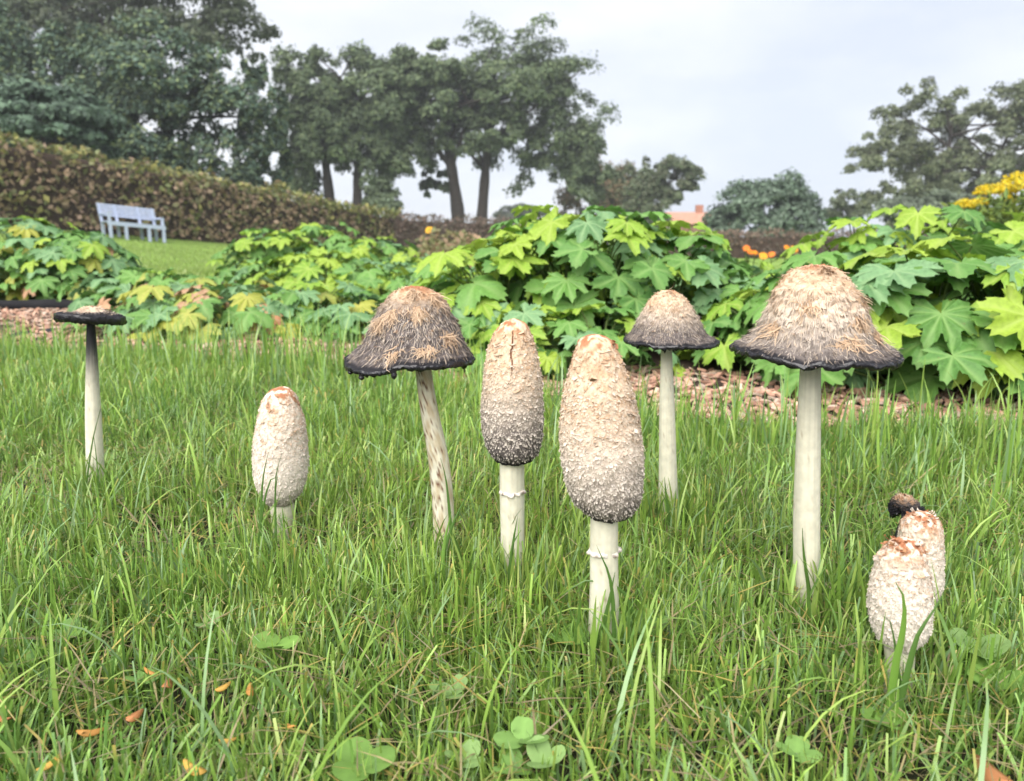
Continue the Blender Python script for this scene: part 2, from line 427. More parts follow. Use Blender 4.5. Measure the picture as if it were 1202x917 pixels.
    # ragged scales / fibres
    def frames(ti, tj):
        fi = ti*(n-1); i0 = np.clip(fi.astype(int), 1, n-2); j0 = (tj/(2*math.pi)*m).astype(int) % m
        p = P[i0, j0]; dn = unit(P[i0+1, j0]-P[i0-1, j0]); sd = unit(P[i0, (j0+1) % m]-P[i0, (j0-1) % m])
        nn = unit(np.cross(sd, dn)); s = np.sign((nn*(p-cen[i0, 0])).sum(-1, keepdims=True)); s[s == 0] = 1
        return p, dn, sd, nn*s, C[i0, j0]
    def flakes(num, tmin, tmax, L, Wd, lift, curl, colf, K=3, skew=0.3, power=1.0):
        cdf = np.cumsum(R[:, 2]*((t >= tmin) & (t <= tmax))); cdf /= cdf[-1]
        ti = np.interp(rng.random(num), cdf, t); tj = rng.random(num)*2*math.pi
        p, dn, sd, nn, c = frames(ti, tj)
        a = rng.normal(0, skew, num)[:, None]
        d = dn*np.cos(a) + sd*np.sin(a); s_ = sd*np.cos(a) - dn*np.sin(a)
        ln = rng.uniform(*L, num)[:, None]; wd = rng.uniform(*Wd, num)[:, None]
        lf = rng.uniform(*lift, num)[:, None]; cu = rng.uniform(*curl, num)[:, None]
        V = []
        for k in range(K+1):
            s = k/K
            ang = lf*s + cu*s*s
            q = p + d*ln*s*np.cos(ang*0.5) + nn*(ln*s*np.sin(ang*0.7) + 0.00015)
            wk = wd*(0.55 + 0.9*s - 1.05*s**3)*0.5
            q = q + s_*rng.normal(0, 0.12, num)[:, None]*wd*s
            rg = rng.normal(0, 0.13, (num, 2))*s*s; V += [q - s_*wk - nn*wk*0.25 + d*ln*rg[:, :1], q + s_*wk - nn*wk*0.25 + d*ln*rg[:, 1:]]
        V = np.stack(V, 1)
        cc = colf(c, ti, num)                        # (num, 2, 3) root and tip colours
        cl = np.stack([lerp(cc[:, 0], cc[:, 1], (k//2)/K) for k in range(2*(K+1))], 1)
        base = np.arange(num)[:, None]*2*(K+1)
        F = np.concatenate([base + np.array([2*k, 2*k+1, 2*k+3, 2*k+2]) for k in range(K)])
        return V.reshape(-1, 3)-o3, F, cl.reshape(-1, 3)
    sc = MB()
    def col_egg(c, ti, num):
        j = rng.uniform(0.8, 1.12, (num, 1)); pale = lerp(WHITE, CREAM, rng.random((num, 1))*(1-0.8*smooth(0.45, 0.7, ti))[:, None]*(1-0.8*S.get('white', 0)))
        far_ = smooth(S['rust_t']*0.7, S['rust_t']*1.9, ti)[:, None]
        dk = np.where(rng.random((num, 1)) < 0.55*smooth(0.80, 1.0, ti)[:, None]*S.get('dark', 1.0), 0.2, 1.0)
        root_ = lerp(c*0.92, pale, 0.12*far_)*j; tip = lerp(c, pale, 0.82*far_*dk)*j
        tn = (rng.random((num, 1)) < S.get('tan', 0.22))*(1-smooth(0.35, 0.8, ti))[:, None]
        return np.stack([root_, lerp(tip, TAN, tn*0.8)], 1)
    def col_fib(c, ti, num):
        j = rng.uniform(0.82, 1.12, (num, 1)); pale = lerp(WHITE, CREAM, rng.random((num, 1)))*j
        pale = lerp(c, pale, smooth(S['rust_t']*0.6, S['rust_t']*1.7, ti)[:, None])
        k = (1-smooth(0.90, 1.0, ti))[:, None]
        dark = rng.random((num, 1)) < S.get('fibdark', 0.30) + 0.25*smooth(0.5, 0.9, ti)[:, None]
        tip = lerp(c, np.where(dark, GREY*1.2, pale), 0.72*k)
        return np.stack([lerp(c, tip, 0.6), tip], 1)
    def col_mat(c, ti, num):
        return np.stack([c*rng.uniform(0.92, 1.04, (num, 1)), lerp(c, np.where(rng.random((num, 1)) < 0.4, TAN, CREAM), 0.5)*rng.uniform(0.85, 1.1, (num, 1))], 1)
    def col_tuft(c, ti, num):
        return np.stack([np.broadcast_to(lerp(TAN, CREAM, 0.4), (num, 3))*rng.uniform(0.7, 1.1, (num, 1)), np.broadcast_to(CREAM, (num, 3))*rng.uniform(0.8, 1.15, (num, 1))], 1)
    u = Rm/0.03
    if S['kind'] == 'egg':
        k = S.get('dens', 1.0)
        for a in (flakes(int(170*k), 0.08, 0.70, (0.003*u, 0.006*u), (0.006*u, 0.013*u), (0.0, 0.03), (0.0, 0.35), col_egg, 5, 0.15),
                  flakes(int(1000*k), 0.14, 0.85, (0.0018*u, 0.0042*u), (0.0014*u, 0.0052*u), (0.0, 0.10), (0.05, 0.55), col_egg, 5),
                  flakes(int(2600*k), 0.34, 0.995, (0.0012*u, 0.0028*u), (0.0009*u, 0.0024*u), (0.05, 0.3), (0.1, 0.6), col_egg, 3, 0.45),
                  flakes(int(4800*k), 0.12, 0.995, (0.0010*u, 0.0022*u), (0.0003*u, 0.0009*u), (0.05, 0.5), (0.1, 0.7), col_egg, 2, 0.7)):
            sc.put(a[0], [a[1]], a[2])
    elif S['kind'] == 'bell':
        u = Rm/0.05
        te = S['grade'][2] + 0.01
        for a in (flakes(420, 0.16, 0.75, (0.002*u, 0.005*u), (0.0008*u, 0.0028*u), (0.0, 0.03), (0.0, 0.15), col_mat, 4, 0.6),
                  flakes(4200, 0.08, 0.48, (0.0012*u, 0.0032*u), (0.0002*u, 0.0005*u), (0.0, 0.05), (0.0, 0.15), col_mat, 2, 0.8),
                  flakes(7500, 0.36, te, (0.002*u, 0.007*u), (0.00022*u, 0.0006*u), (0.0, 0.015), (-0.02, 0.03), col_fib, 3, 0.24),
                  flakes(900, 0.12, te, (0.002*u, 0.005*u), (0.00025*u, 0.0006*u), (0.02, 0.15), (0.0, 0.3), col_fib, 3, 1.0)):
            sc.put(a[0], [a[1]], a[2])
        # torn tan tufts: fibres fanning from a few spots
        for (tc_, ac, cnt, spread) in S.get('tufts', []):
            num = cnt; ti = np.clip(tc_ + rng.normal(0, 0.03, num), 0.05, 0.92); tj = (ac + rng.normal(0, 0.09, num)) % (2*math.pi)
            p, dn, sd, nn, c = frames(ti, tj)
            a = rng.normal(0, spread, num)[:, None]; d = dn*np.cos(a)+sd*np.sin(a); s_ = sd*np.cos(a)-dn*np.sin(a)
            ln = rng.uniform(0.005, 0.013, num)[:, None]*u; wd = rng.uniform(0.0005, 0.0013, num)[:, None]*u
            V = []
            for k in range(4):
                s = k/3; q = p + d*ln*s + nn*(0.0006 + ln*0.22*s*(1-0.75*s)) + s_*np.sin(s*3)*ln*0.12*rng.normal(0, 1, (num, 1))
                wk = wd*(1-0.8*s)*0.5; V += [q - s_*wk, q + s_*wk]
            V = np.stack(V, 1); cc = col_tuft(c, ti, num)
            cl = np.stack([lerp(cc[:, 0], cc[:, 1], (k//2)/3) for k in range(8)], 1)
            base = np.arange(num)[:, None]*8
            sc.put(V.reshape(-1, 3)-o3, [np.concatenate([base+np.array([2*k, 2*k+1, 2*k+3, 2*k+2]) for k in range(3)])], cl.reshape(-1, 3))
    else:
        a = flakes(500, 0.02, 0.8, (0.002, 0.005), (0.0008, 0.0016), (0.0, 0.3), (0.0, 0.5), col_fib, 2, 0.6)
        sc.put(a[0], [a[1]], a[2])
    if S.get('torn'):
        a = flakes(26, 0.03, 0.17, (0.004*u, 0.008*u), (0.003*u, 0.006*u), (0.1, 0.7), (0.3, 1.3), lambda c, ti, num: np.stack([np.broadcast_to(RUST, (num, 3)), np.where(rng.random((num, 1)) < 0.35, WHITE*1.1, lerp(RUST, TAN, rng.random((num, 1))))], 1), 5, 0.6)
        sc.put(a[0], [a[1]], a[2])
    if S.get('split'):
        ts = np.linspace(0.13, 0.42, 40); p, dn_, sd_, nn_, _ = frames(ts, np.full(40, 4.72) + 0.03*np.sin(ts*40)); wk = (0.0006*np.sin(np.linspace(0.25, 3.0, 40)))[:, None]
        q = MB(); V = np.stack([p-sd_*wk+nn_*0.0007, p+nn_*0.0004, p+sd_*wk+nn_*0.0007], 1).reshape(-1, 3)-o3; q.put(V, [grid_faces(40, 3, False)], RUST*0.45); q.build('cap_split', M['cap'], cap)
    so = sc.build('ragged_scales', M['scale'], cap); tag(so, kind='stuff')
    # stem
    sw = np.column_stack([sw, np.full(len(sw), Y)]); sw[:, 3] += lean*np.maximum(sw[:, 1], 0)
    upz = P[int(n*0.45), :, 2].mean() if S['kind'] != 'flat' else cr[2]-0.001
    first = sw[0].copy(); dxy = (sw[0]-sw[1])/max(1e-6, sw[0, 1]-sw[1, 1])
    first[0] += dxy[0]*(upz-sw[0, 1]); first[1] = upz; first[2] *= 0.9; first[3] = Y+lean*upz
    last = sw[-1].copy(); last[0] = G[0]; last[1] = -0.01; last[3] = Y; last[2] *= 1.1
    if sw[-1, 1] < 0.004: sw = sw[:-1]
    Q = spline(np.vstack([first, sw, last]), 60); PS, th2 = surf(Q, 0, 40, 0)
    cs2 = np.stack([np.broadcast_to(np.cos(th2)*2, PS.shape[:2]), np.broadcast_to(np.sin(th2)*2, PS.shape[:2]), PS[..., 2]*14], -1)
    dn = PS - PS.mean(1, keepdims=True)
    PS = PS + dn*(0.06*fbm(cs2*0.7, S['seed']+60))[..., None]
    cc = np.broadcast_to(STEMC, PS.shape)*(1 + 0.07*fbm(cs2*1.5, S['seed']+61)[..., None])
    zrel = (PS[..., 2])/max(upz, 1e-3)
    stk = fbm(cs2*np.array([9, 9, 1.2]), S['seed']+66, 3); cc = cc*(1 + 0.16*stk[..., None])
    flk = fbm(cs2*np.array([8, 8, 26]), S['seed']+67, 2); cc = lerp(cc, np.array([0.30, 0.21, 0.12]), (0.6*smooth(0.52, 0.66, flk))[..., None])
    cc = lerp(cc, np.array([0.30, 0.31, 0.17]), (0.45*smooth(0.055, 0.0, PS[..., 2] + 0.02*stk))[..., None])
    if 'inkstem' in S:
        cc = lerp(cc, np.array([0.02, 0.02, 0.022]), (smooth(S['inkstem'][0], S['inkstem'][1], zrel + 0.05*fbm(cs2*3, 4)))[..., None])
    if 'stain' in S:
        sp = fbm(cs2*np.array([1.6, 1.6, 8]), S['seed']+62, 3)
        cc = lerp(cc, np.array([0.38, 0.27, 0.14]), 0.7*smooth(-0.3, 0.5, sp)[..., None])
        sp2 = fbm(cs2*np.array([6, 6, 22]), S['seed']+64, 2)
        cc = lerp(cc, np.array([0.13, 0.055, 0.03]), (smooth(0.34, 0.5, sp2 + 0.22*np.cos(th2-math.pi*1.1)[None]))[..., None])
    mb = MB(); mb.put(PS.reshape(-1, 3)-o3, [grid_faces(60, 40, True)], cc.reshape(-1, 3))
    mb.build('stem', M['stem'], root)
    if 'ring' in S:
        py, xl, xr = S['ring']; rw = rows_to_world([(py, xl, xr)], Y)[0]; mm = 64; th3 = np.arange(mm)*2*math.pi/mm
        rg = []
        for f, dz in ((0.95, 0.0016), (1.05, 0.0022), (1.22, 0.0010), (1.25, -0.0003), (1.1, -0.0010), (0.95, -0.0012)):
            wv = 1 + (f-1)*(0.55 + 1.3*fbm(np.stack([np.cos(th3)*3, np.sin(th3)*3, th3*0], -1), S['seed']+80)) if f > 1 else np.full(mm, f)
            dzz = dz + (f > 1)*0.0016*fbm(np.stack([np.cos(th3)*4, np.sin(th3)*4, th3*0+3], -1), S['seed']+81)
            rg.append(np.stack([rw[0]+rw[2]*wv*np.cos(th3), Y+lean*rw[1]+rw[2]*wv*np.sin(th3), rw[1]+dzz], 1))
        rg = np.array(rg); rc = np.broadcast_to(WHITE*0.95, rg.shape).copy()
        br = smooth(0.1, 0.4, fbm(np.stack([np.cos(th3)*5, np.sin(th3)*5, th3*0+8], -1), S['seed']+82)); rc[2:4] = lerp(rc[2:4], np.array([0.10, 0.06, 0.045]), br[None, :, None]*0.8)
        mb = MB(); mb.put(rg.reshape(-1, 3)-o3, [grid_faces(6, mm, True)], rc.reshape(-1, 3)); mb.build('ring', M['stem'], root)
    for (ang, ln) in S.get('drips', []):
        j = int(ang/(2*math.pi)*m) % m; q = ring[3, j]; mb = MB()
        zz = np.linspace(0.002, -ln, 9); rr = 0.0024*np.array([0.9, 0.95, 0.9, 0.85, 0.9, 1.0, 0.95, 0.65, 0.1])
        mb.tube(np.stack([np.full(9, q[0]), np.full(9, q[1]), q[2]+zz], 1)-o3, rr, 12, INK); mb.build('ink_drip', M['ink'], under)
    KEEP.append((G[0], Y, Rm, zb, rs)); return root

KEEP = []
MUSH = [
 dict(seed=11, kind='flat', base=(112, 590), cap=[(360.5, 101, 112), (362, 96, 117), (365.5, 90, 123), (367.5, 84, 130), (368.5, 75, 138), (370, 69.5, 143)], tilt=-0.05, pitch=-0.10,
      stem=[(378, 102, 111), (420, 101.5, 114), (480, 101, 117.5), (540, 102, 121), (590, 103, 122)], grade=(0.30, 0.55, 0.42, 0.75), rust=0.05, wave=0.0, relief=0.0003, inkstem=(0.55, 0.88), seg=110, rings=50,
      label='thin mushroom with flat black cap on a pale stem blackened at the top'),
 dict(seed=23, kind='egg', base=(332, 632), cap=[(455, 325, 336), (461, 314, 345), (475, 306, 352), (500, 300, 359), (530, 297, 362), (555, 298, 361), (575, 303, 356), (588, 312, 347)],
      stem=[(590, 317, 345), (610, 319, 346), (632, 320, 347)], grade=(0.80, 1.15, 1.2, 1.5), rust=0.22, tan=0.4, dens=0.8, white=0.75,
      label='pale egg-shaped mushroom with orange-tinted top, low in the grass apart from the others'),
 dict(seed=37, kind='bell', base=(519, 680), cap=[(338, 475, 498), (345, 461, 513), (360, 448, 525), (380, 437, 536), (400, 426, 545), (412, 415, 551), (420, 406, 557)], tilt=0.05, lean=0.0,
      stem=[(432, 487, 506), (480, 493, 514), (540, 503, 527), (600, 508, 533), (650, 508, 532), (680, 507, 531)], grade=(0.12, 0.50, 0.93, 0.975), rust=0.17, wave=0.11, stain=1, relief=0.0016, fibdark=0.25,
      tufts=[(0.18, 4.75, 90, 0.5), (0.42, 4.95, 130, 0.45), (0.55, 3.9, 90, 0.6), (0.45, 4.2, 60, 0.5), (0.85, 4.55, 50, 0.7), (0.83, 5.1, 60, 0.7), (0.72, 5.6, 80, 0.7), (0.3, 5.7, 60, 0.5), (0.6, 0.4, 50, 0.5), (0.5, 2, 70, 0.6)],
      drips=[(4.62, 0.007), (4.05, 0.004), (3.75, 0.003)],
      label='open bell mushroom with torn tan tufts, dripping black rim and bent brown-flecked stem'),
 dict(seed=41, kind='egg', base=(602, 700), cap=[(375, 599, 608), (381, 588, 619), (395, 577, 626), (420, 569, 633), (450, 565, 637), (490, 563.5, 639.5), (515, 567, 638), (530, 573, 634), (538, 580, 627)],
      stem=[(540, 587, 615), (580, 587, 615.5), (640, 588, 616), (700, 588, 617)], ring=(577, 587, 615), grade=(0.38, 0.90, 0.90, 1.02), rust=0.15, tan=0.2, split=1,
      label='slim cylindrical mushroom with brown split down its cap front and thin ring on its stem'),
 dict(seed=53, kind='egg', base=(708, 775), cap=[(394, 689, 707), (400, 679, 718), (412, 673, 726), (430, 668, 734), (460, 660, 745), (500, 656, 753), (540, 657.5, 757), (575, 665, 755), (595, 678, 748), (603, 690, 740)],
      stem=[(603, 693, 725), (650, 692.5, 725), (700, 692, 726), (775, 691, 727)], ring=(648, 692.5, 725), grade=(0.55, 1.0, 0.93, 1.03), rust=0.14, tan=0.3, dens=1.3,
      label='largest egg-shaped cream mushroom with rusty top and white ring around its thick stem'),
 dict(seed=61, kind='bell', base=(785, 622), cap=[(342, 776, 792), (350, 765, 803), (365, 756, 814), (380, 748, 822), (392, 741, 829), (399, 733, 842)], tilt=-0.02,
      stem=[(412, 776, 789), (480, 774, 792), (540, 773.5, 794), (622, 773, 795)], grade=(0.30, 0.85, 0.935, 0.975), rust=0.12, wave=0.05, relief=0.0014,
      tufts=[(0.10, 4.7, 40, 0.6)], seg=140, rings=100, inkstem=(0.80, 1.35),
      label='small grey bell-shaped mushroom on a slender straight stem, behind the biggest egg'),
 dict(seed=73, kind='bell', base=(948, 722), cap=[(313, 945, 970), (321, 928, 986), (340, 914, 1002), (360, 905, 1011), (380, 895, 1019), (396, 884, 1029), (404, 873, 1039), (410, 862, 1050)], tilt=-0.015,
      stem=[(422, 940, 963), (500, 936, 963), (600, 932, 962), (660, 932, 962), (722, 932, 963)], grade=(0.40, 1.0, 0.945, 0.98), rust=0.15, wave=0.05, relief=0.0018,
      tufts=[(0.14, 4.9, 60, 0.6), (0.5, 4.2, 60, 0.5), (0.62, 5.3, 80, 0.5), (0.8, 4.9, 60, 0.8), (0.75, 5.7, 50, 0.6), (0.45, 5.6, 60, 0.5), (0.7, 3.6, 60, 0.6)],
      label='tallest mushroom with wide cream bell cap, black rolled rim and long bare stem'),
 dict(seed=83, kind='egg', base=(1054, 812), cap=[(634, 1056, 1072), (640, 1044, 1082), (655, 1032, 1087), (680, 1025, 1090), (705, 1021, 1092), (730, 1023, 1090), (745, 1028, 1084), (756, 1036, 1074)],
      stem=[(758, 1039, 1072), (780, 1040, 1072), (812, 1041, 1071)], grade=(0.95, 1.3, 1.3, 1.5), rust=0.21, tan=0.3, dens=0.9, relief=0.0015, torn=1, white=0.9,
      label='short white mushroom with broken brown top, front one of the overlapping pair'),
 dict(seed=97, kind='egg', base=(1083, 745), cap=[(603, 1074, 1093), (612, 1061, 1103), (630, 1056, 1106), (660, 1056, 1106), (685, 1059, 1105), (700, 1066, 1100)],
      stem=[(702, 1069, 1095), (720, 1070, 1095), (745, 1070, 1096)], grade=(0.95, 1.3, 1.3, 1.5), rust=0.24, tan=0.35, dens=0.6, torn=1, white=0.8,
      label='short white mushroom with reddish brown top, half hidden behind its twin'),
 dict(seed=101, kind='bell', base=(1050, 690), cap=[(583, 1055, 1067), (587, 1050, 1074), (594, 1047, 1079), (602, 1046, 1081)], tilt=-0.05,
      stem=[(608, 1058, 1066), (640, 1048, 1056), (690, 1046, 1054)], grade=(0.05, 0.4, 0.35, 0.7), rust=0.25, wave=0.9, relief=0.0035, fibdark=0.6, inkstem=(-0.3, 0.2), seg=80, rings=50,
      label='small shrivelled black mushroom cap drooping beside the overlapping short white pair'),
]
for s in MUSH: mushroom(s)
KEEP = np.array(KEEP)

# ------------------------------------------------------------------ grass
GCOL = np.array([(0.19, 0.325, 0.055), (0.245, 0.385, 0.07), (0.14, 0.26, 0.055), (0.30, 0.425, 0.09), (0.215, 0.34, 0.14), (0.36, 0.43, 0.13)])
DRY = np.array([(0.40, 0.33, 0.16), (0.30, 0.24, 0.13), (0.45, 0.36, 0.10)])
def blades(xy, z0, h, w, lean, bend, face, colr, tipcol=None, K=4, blunt=None, side=None):
    """xy (n,2), lean direction angle in 'lean', bend 0..1.5 = arc, face = blade width direction"""
    n = len(xy); V = []; C = []
    ld = np.stack([np.cos(lean), np.sin(lean), np.zeros(n)], 1)
    wd = np.stack([np.cos(face), np.sin(face), np.zeros(n)], 1)
    pos = np.column_stack([xy, z0]).astype(float); ang = np.full(n, 0.0)
    a0 = side if side is not None else np.zeros(n)
    for k in range(K+1):
        s = k/K
        wk = w*(1.0 - 0.15*s - (0.85*s**4.0 if blunt is None else np.where(blunt, 0.25*s, 0.83*s**3)))*np.where(s < 0.2, 0.8, 1)
        wk = np.maximum(wk, w*0.03)[:, None]*0.5
        V += [pos - wd*wk, pos + wd*wk]
        c = colr if tipcol is None else lerp(colr, tipcol, smooth(0.75, 1.0, s))
        C += [c, c]
        ang = a0 + bend*(s + 0.5/K)**1.4
        pos = pos + (ld*np.sin(ang)[:, None] + np.array([0, 0, 1.0])*np.cos(ang)[:, None])*(h/K)[:, None]
    V = np.stack(V, 1); C = np.stack(C, 1); b = np.arange(n)[:, None]*2*(K+1)
    F = np.concatenate([b + np.array([2*k, 2*k+1, 2*k+3, 2*k+2]) for k in range(K)])
    return V.reshape(-1, 3), F, C.reshape(-1, 3)
def lawn_points(num, y0, y1):
    o = []; rng = RNG
    while sum(map(len, o)) < num:
        y = y0 + (y1-y0)*rng.random(num*2); hw = 0.70*y + 0.28
        x = rng.uniform(-1, 1, num*2)*(0.70*y1 + 0.28); k = (np.abs(x) < hw) & (y < edge_y(x) + rng.normal(0, 0.02, num*2))
        o.append(np.stack([x, y], 1)[k])
    return np.concatenate(o)[:num]
def clear_mushrooms(xy, f=1.0):
    k = np.ones(len(xy), bool)
    for gx_, gy_, rm, zb, rs in KEEP:
        d = np.hypot(xy[:, 0]-gx_, xy[:, 1]-gy_)
        k &= d > (rm*0.9*f if zb < 0.07 else rs*1.15)
    return k
grass = MB()
for (num, y0, y1, hmin, hmax, wmin, wmax, kk) in ((46000, 0.20, 0.62, 0.018, 0.060, 0.0009, 0.0029, 4), (50000, 0.55, 1.15, 0.022, 0.068, 0.0010, 0.0028, 4), (42000, 1.0, 2.1, 0.03, 0.075, 0.0013, 0.0032, 3)):
    xy = lawn_points(num, y0, y1); xy = xy[clear_mushrooms(xy)]; n = len(xy)
    den = fbm(np.column_stack([xy*9, np.zeros(n)]), 5, 3)
    xy, den = xy[RNG.random(n) < 0.70+0.9*den], den[:0]
    n = len(xy); cl = fbm(np.column_stack([xy*14, np.zeros(n)]), 8, 2); clh = fbm(np.column_stack([xy*5, np.zeros(n)]), 9, 2)
    h = RNG.uniform(hmin, hmax, n)*(1+0.35*clh)*0.9; w = RNG.uniform(wmin, wmax, n)
    lean = RNG.uniform(0, 2*math.pi, n); lean = np.where(RNG.random(n) < 0.6, cl*5 + RNG.normal(0, 0.8, n), lean)
    bend = np.abs(RNG.normal(0.4, 0.5, n)); side = RNG.normal(0.15, 0.40, n)
    face = lean + math.pi/2 + RNG.normal(0, 0.6, n)
    ci = RNG.choice(len(GCOL), n, p=[.27, .25, .18, .14, .10, .06]); c = GCOL[ci]*RNG.uniform(0.6, 1.35, (n, 1))
    hue = fbm(np.column_stack([xy*3, np.zeros(n)]), 12, 2)[:, None]
    c = c*(1 + 0.22*hue*np.array([1.0, 0.6, 0.2]))
    blunt = RNG.random(n) < 0.30
    tip = np.where((blunt & (RNG.random(n) < 0.15))[:, None], DRY[2], c*1.05)
    a = blades(xy, ground_z(xy[:, 0], xy[:, 1]), h, w, lean, bend, face, c, tip, kk, blunt, side); grass.put(a[0], [a[1]], a[2])
# dry thatch lying between the blades
xy = lawn_points(22000, 0.2, 1.6); n = len(xy)
a = blades(xy, RNG.uniform(0.002, 0.028, n), RNG.uniform(0.02, 0.05, n), RNG.uniform(0.0008, 0.0018, n), RNG.uniform(0, 6.28, n), RNG.uniform(0, 0.5, n), RNG.uniform(0, 6.28, n),
           DRY[RNG.integers(0, 3, n)]*RNG.uniform(0.5, 1.0, (n, 1)), None, 2, None, RNG.uniform(1.0, 1.6, n)); grass.put(a[0], [a[1]], a[2])
# long arching blades through the lawn
xy = lawn_points(1500, 0.30, 1.7); xy = xy[clear_mushrooms(xy, 1.1)]; n = len(xy)
c = GCOL[RNG.integers(0, 5, n)]*RNG.uniform(0.75, 1.15, (n, 1))
lean = RNG.uniform(0, 6.28, n)
a = blades(xy, np.zeros(n), RNG.uniform(0.055, 0.11, n), RNG.uniform(0.0016, 0.0034, n), lean, RNG.uniform(0.5, 1.9, n), lean+math.pi/2+RNG.normal(0, 0.3, n), c, c*1.1, 6, None, RNG.uniform(0.0, 0.4, n)); grass.put(a[0], [a[1]], a[2])
# uncut upright blades along the lawn edge
x = RNG.uniform(-1.9, 1.6, 3200); y = edge_y(x) + RNG.normal(-0.12, 0.10, 3200); n = 3200
c = GCOL[RNG.integers(0, 5, n)]*RNG.uniform(0.8, 1.2, (n, 1)); lean = RNG.uniform(0, 6.28, n)
tallx = 1 + 0.35*np.exp(-((x+0.35)/0.35)**2)
a = blades(np.stack([x, y], 1), np.zeros(n), RNG.uniform(0.05, 0.125, n)*tallx, RNG.uniform(0.002, 0.0042, n), lean, np.abs(RNG.normal(0.1, 0.5, n)), lean+math.pi/2+RNG.normal(0, 0.4, n), c, c*1.05, 4, None, RNG.normal(0.05, 0.15, n)); grass.put(a[0], [a[1]], a[2])
# clumps of blades crossing the stems of the mushrooms
for gx_, gy_, rm, zb, rs in KEEP:
    n = 46 if zb > 0.07 else 16; ang = RNG.uniform(math.pi*1.1, math.pi*1.9, n); d = RNG.uniform(1.5, 5.0, n)*max(rs, 0.008)
    if zb < 0.07: d = d + rm*0.6
    xy = np.stack([gx_+np.cos(ang)*d, gy_+np.sin(ang)*d], 1); lean = RNG.uniform(0, 6.28, n)
    c = GCOL[RNG.integers(0, 4, n)]*RNG.uniform(0.7, 1.1, (n, 1))
    a = blades(xy, np.zeros(n), RNG.uniform(0.045, 0.085, n), RNG.uniform(0.0018, 0.0036, n), lean, RNG.uniform(0.1, 0.9, n), lean+math.pi/2, c, c, 7, None, RNG.uniform(-0.1, 0.3, n)); grass.put(a[0], [a[1]], a[2])
def hero(px_pts, base_px, w, c, n=12):
    g = on_ground(*base_px); pts = np.array([at_depth(x_, y_, g[1]) for x_, y_ in px_pts]); pts = np.vstack([[g[0], g[1], -0.003], pts])
    q = spline(pts, n); tn = unit(np.gradient(q, axis=0)); sd = unit(np.cross(tn, np.array([0.2, 1.0, 0.15]))); s_ = np.linspace(0, 1, n)
    wk = (w*0.5*np.sin(np.clip(0.5+s_*2.6, 0, 3.1)))[:, None]
    V = np.stack([q-sd*wk+[0, .0006, 0], q+[0, -.0004, 0], q+sd*wk+[0, .0006, 0]], 1).reshape(-1, 3); grass.put(V, [grid_faces(n, 3, False)], c)
DG = (0.085, 0.17, 0.035)
hero([(1052, 780), (1060, 745), (1062, 705), (1051, 683)], (1040, 872), .0046, (0.15, 0.28, .045))
hero([(1075, 755), (1092, 725), (1106, 700)], (1046, 872), .004, DG); hero([(1048, 740), (1034, 722)], (1066, 868), .002, DG)
hero([(307, 580), (311, 548), (315, 531)], (303, 676), .0028, DG); hero([(323, 570), (331, 532)], (325, 676), .0022, DG); hero([(312, 580), (325, 556), (322, 590)], (296, 676), .002, DG)
hero([(525, 575), (517, 538)], (535, 690), .003, DG); hero([(530, 620), (552, 575)], (505, 700), .003, DG); hero([(520, 650), (530, 600)], (520, 720), .0034, (0.17, 0.31, .06))
hero([(602, 640), (608, 605)], (592, 720), .003, DG); hero([(600, 650), (612, 622)], (606, 722), .0028, DG)
hero([(704, 680), (707, 632)], (700, 780), .0024, DG); hero([(718, 690), (700, 640)], (722, 790), .003, DG); hero([(712, 720), (722, 672)], (690, 790), .0034, DG); hero([(735, 700), (690, 682), (660, 700)], (755, 780), .0026, DG)
hero([(945, 660), (942, 620)], (958, 730), .0026, DG); hero([(108, 520), (118, 480)], (96, 600), .0022, DG); hero([(113, 540), (110, 512)], (118, 600), .002, DG); hero([(783, 590), (780, 560)], (790, 640), .003, DG)
hero([(690, 730), (740, 790), (800, 850)], (640, 735), .004, (0.17, 0.30, .06))
tag(grass.build('grass', M['grass']), 'green lawn grass with long unmown blades around the mushrooms', 'grass', kind='stuff')

# mown grass of the far lawn
far = MB(); n = 24000
y = RNG.uniform(4.0, 27, n); x = -0.47*y + RNG.normal(0, 0.14, n)*y
xy = np.stack([x, y], 1); k = y > np.interp(x, [-7, -2.6, -1.6, 7], [4.0, 3.6, 5.6, 5.6])
xy = xy[k]; n = len(xy)
c = lerp(np.array([0.19, 0.29, 0.06]), np.array([0.27, 0.34, 0.10]), RNG.random((n, 1)))
a = blades(xy, ground_z(xy[:, 0], xy[:, 1]), RNG.uniform(0.03, 0.07, n), RNG.uniform(0.012, 0.03, n), RNG.uniform(0, 6.28, n), RNG.uniform(0.2, 1, n), RNG.uniform(0, 6.28, n), c, None, 2)
far.put(a[0], [a[1]], a[2]); tag(far.build('mown_grass', M['grass']), 'short mown grass sloping up to the bench', 'grass', kind='stuff')

# ------------------------------------------------------------------ wood chips and edging
chips = MB(); n = 11000
x = RNG.uniform(-2.6, 2.2, n); y = edge_y(x) + 0.02 + RNG.random(n)**1.3*np.interp(x, [-2.6, -1.1, -0.4, 2.2], [1.1, 1.0, 0.5, 0.42])
L = RNG.uniform(0.004, 0.015, n); Wd = RNG.uniform(0.002, 0.006, n); T = RNG.uniform(0.001, 0.0025, n)
yaw = RNG.uniform(0, 6.28, n); tl = RNG.normal(0, 0.3, n)
A = np.stack([np.cos(yaw)*np.cos(tl), np.sin(yaw)*np.cos(tl), np.sin(tl)], 1); B = np.stack([-np.sin(yaw), np.cos(yaw), RNG.normal(0, 0.3, n)], 1); Nn = unit(np.cross(A, B))
g = np.array([[-1, -1, -1], [-1, -1, 1], [-.8, 1, -1], [-.8, 1, 1], [1, -.7, -1], [1, -.7, 1], [.9, 1, -1], [.9, 1, 1]], float)
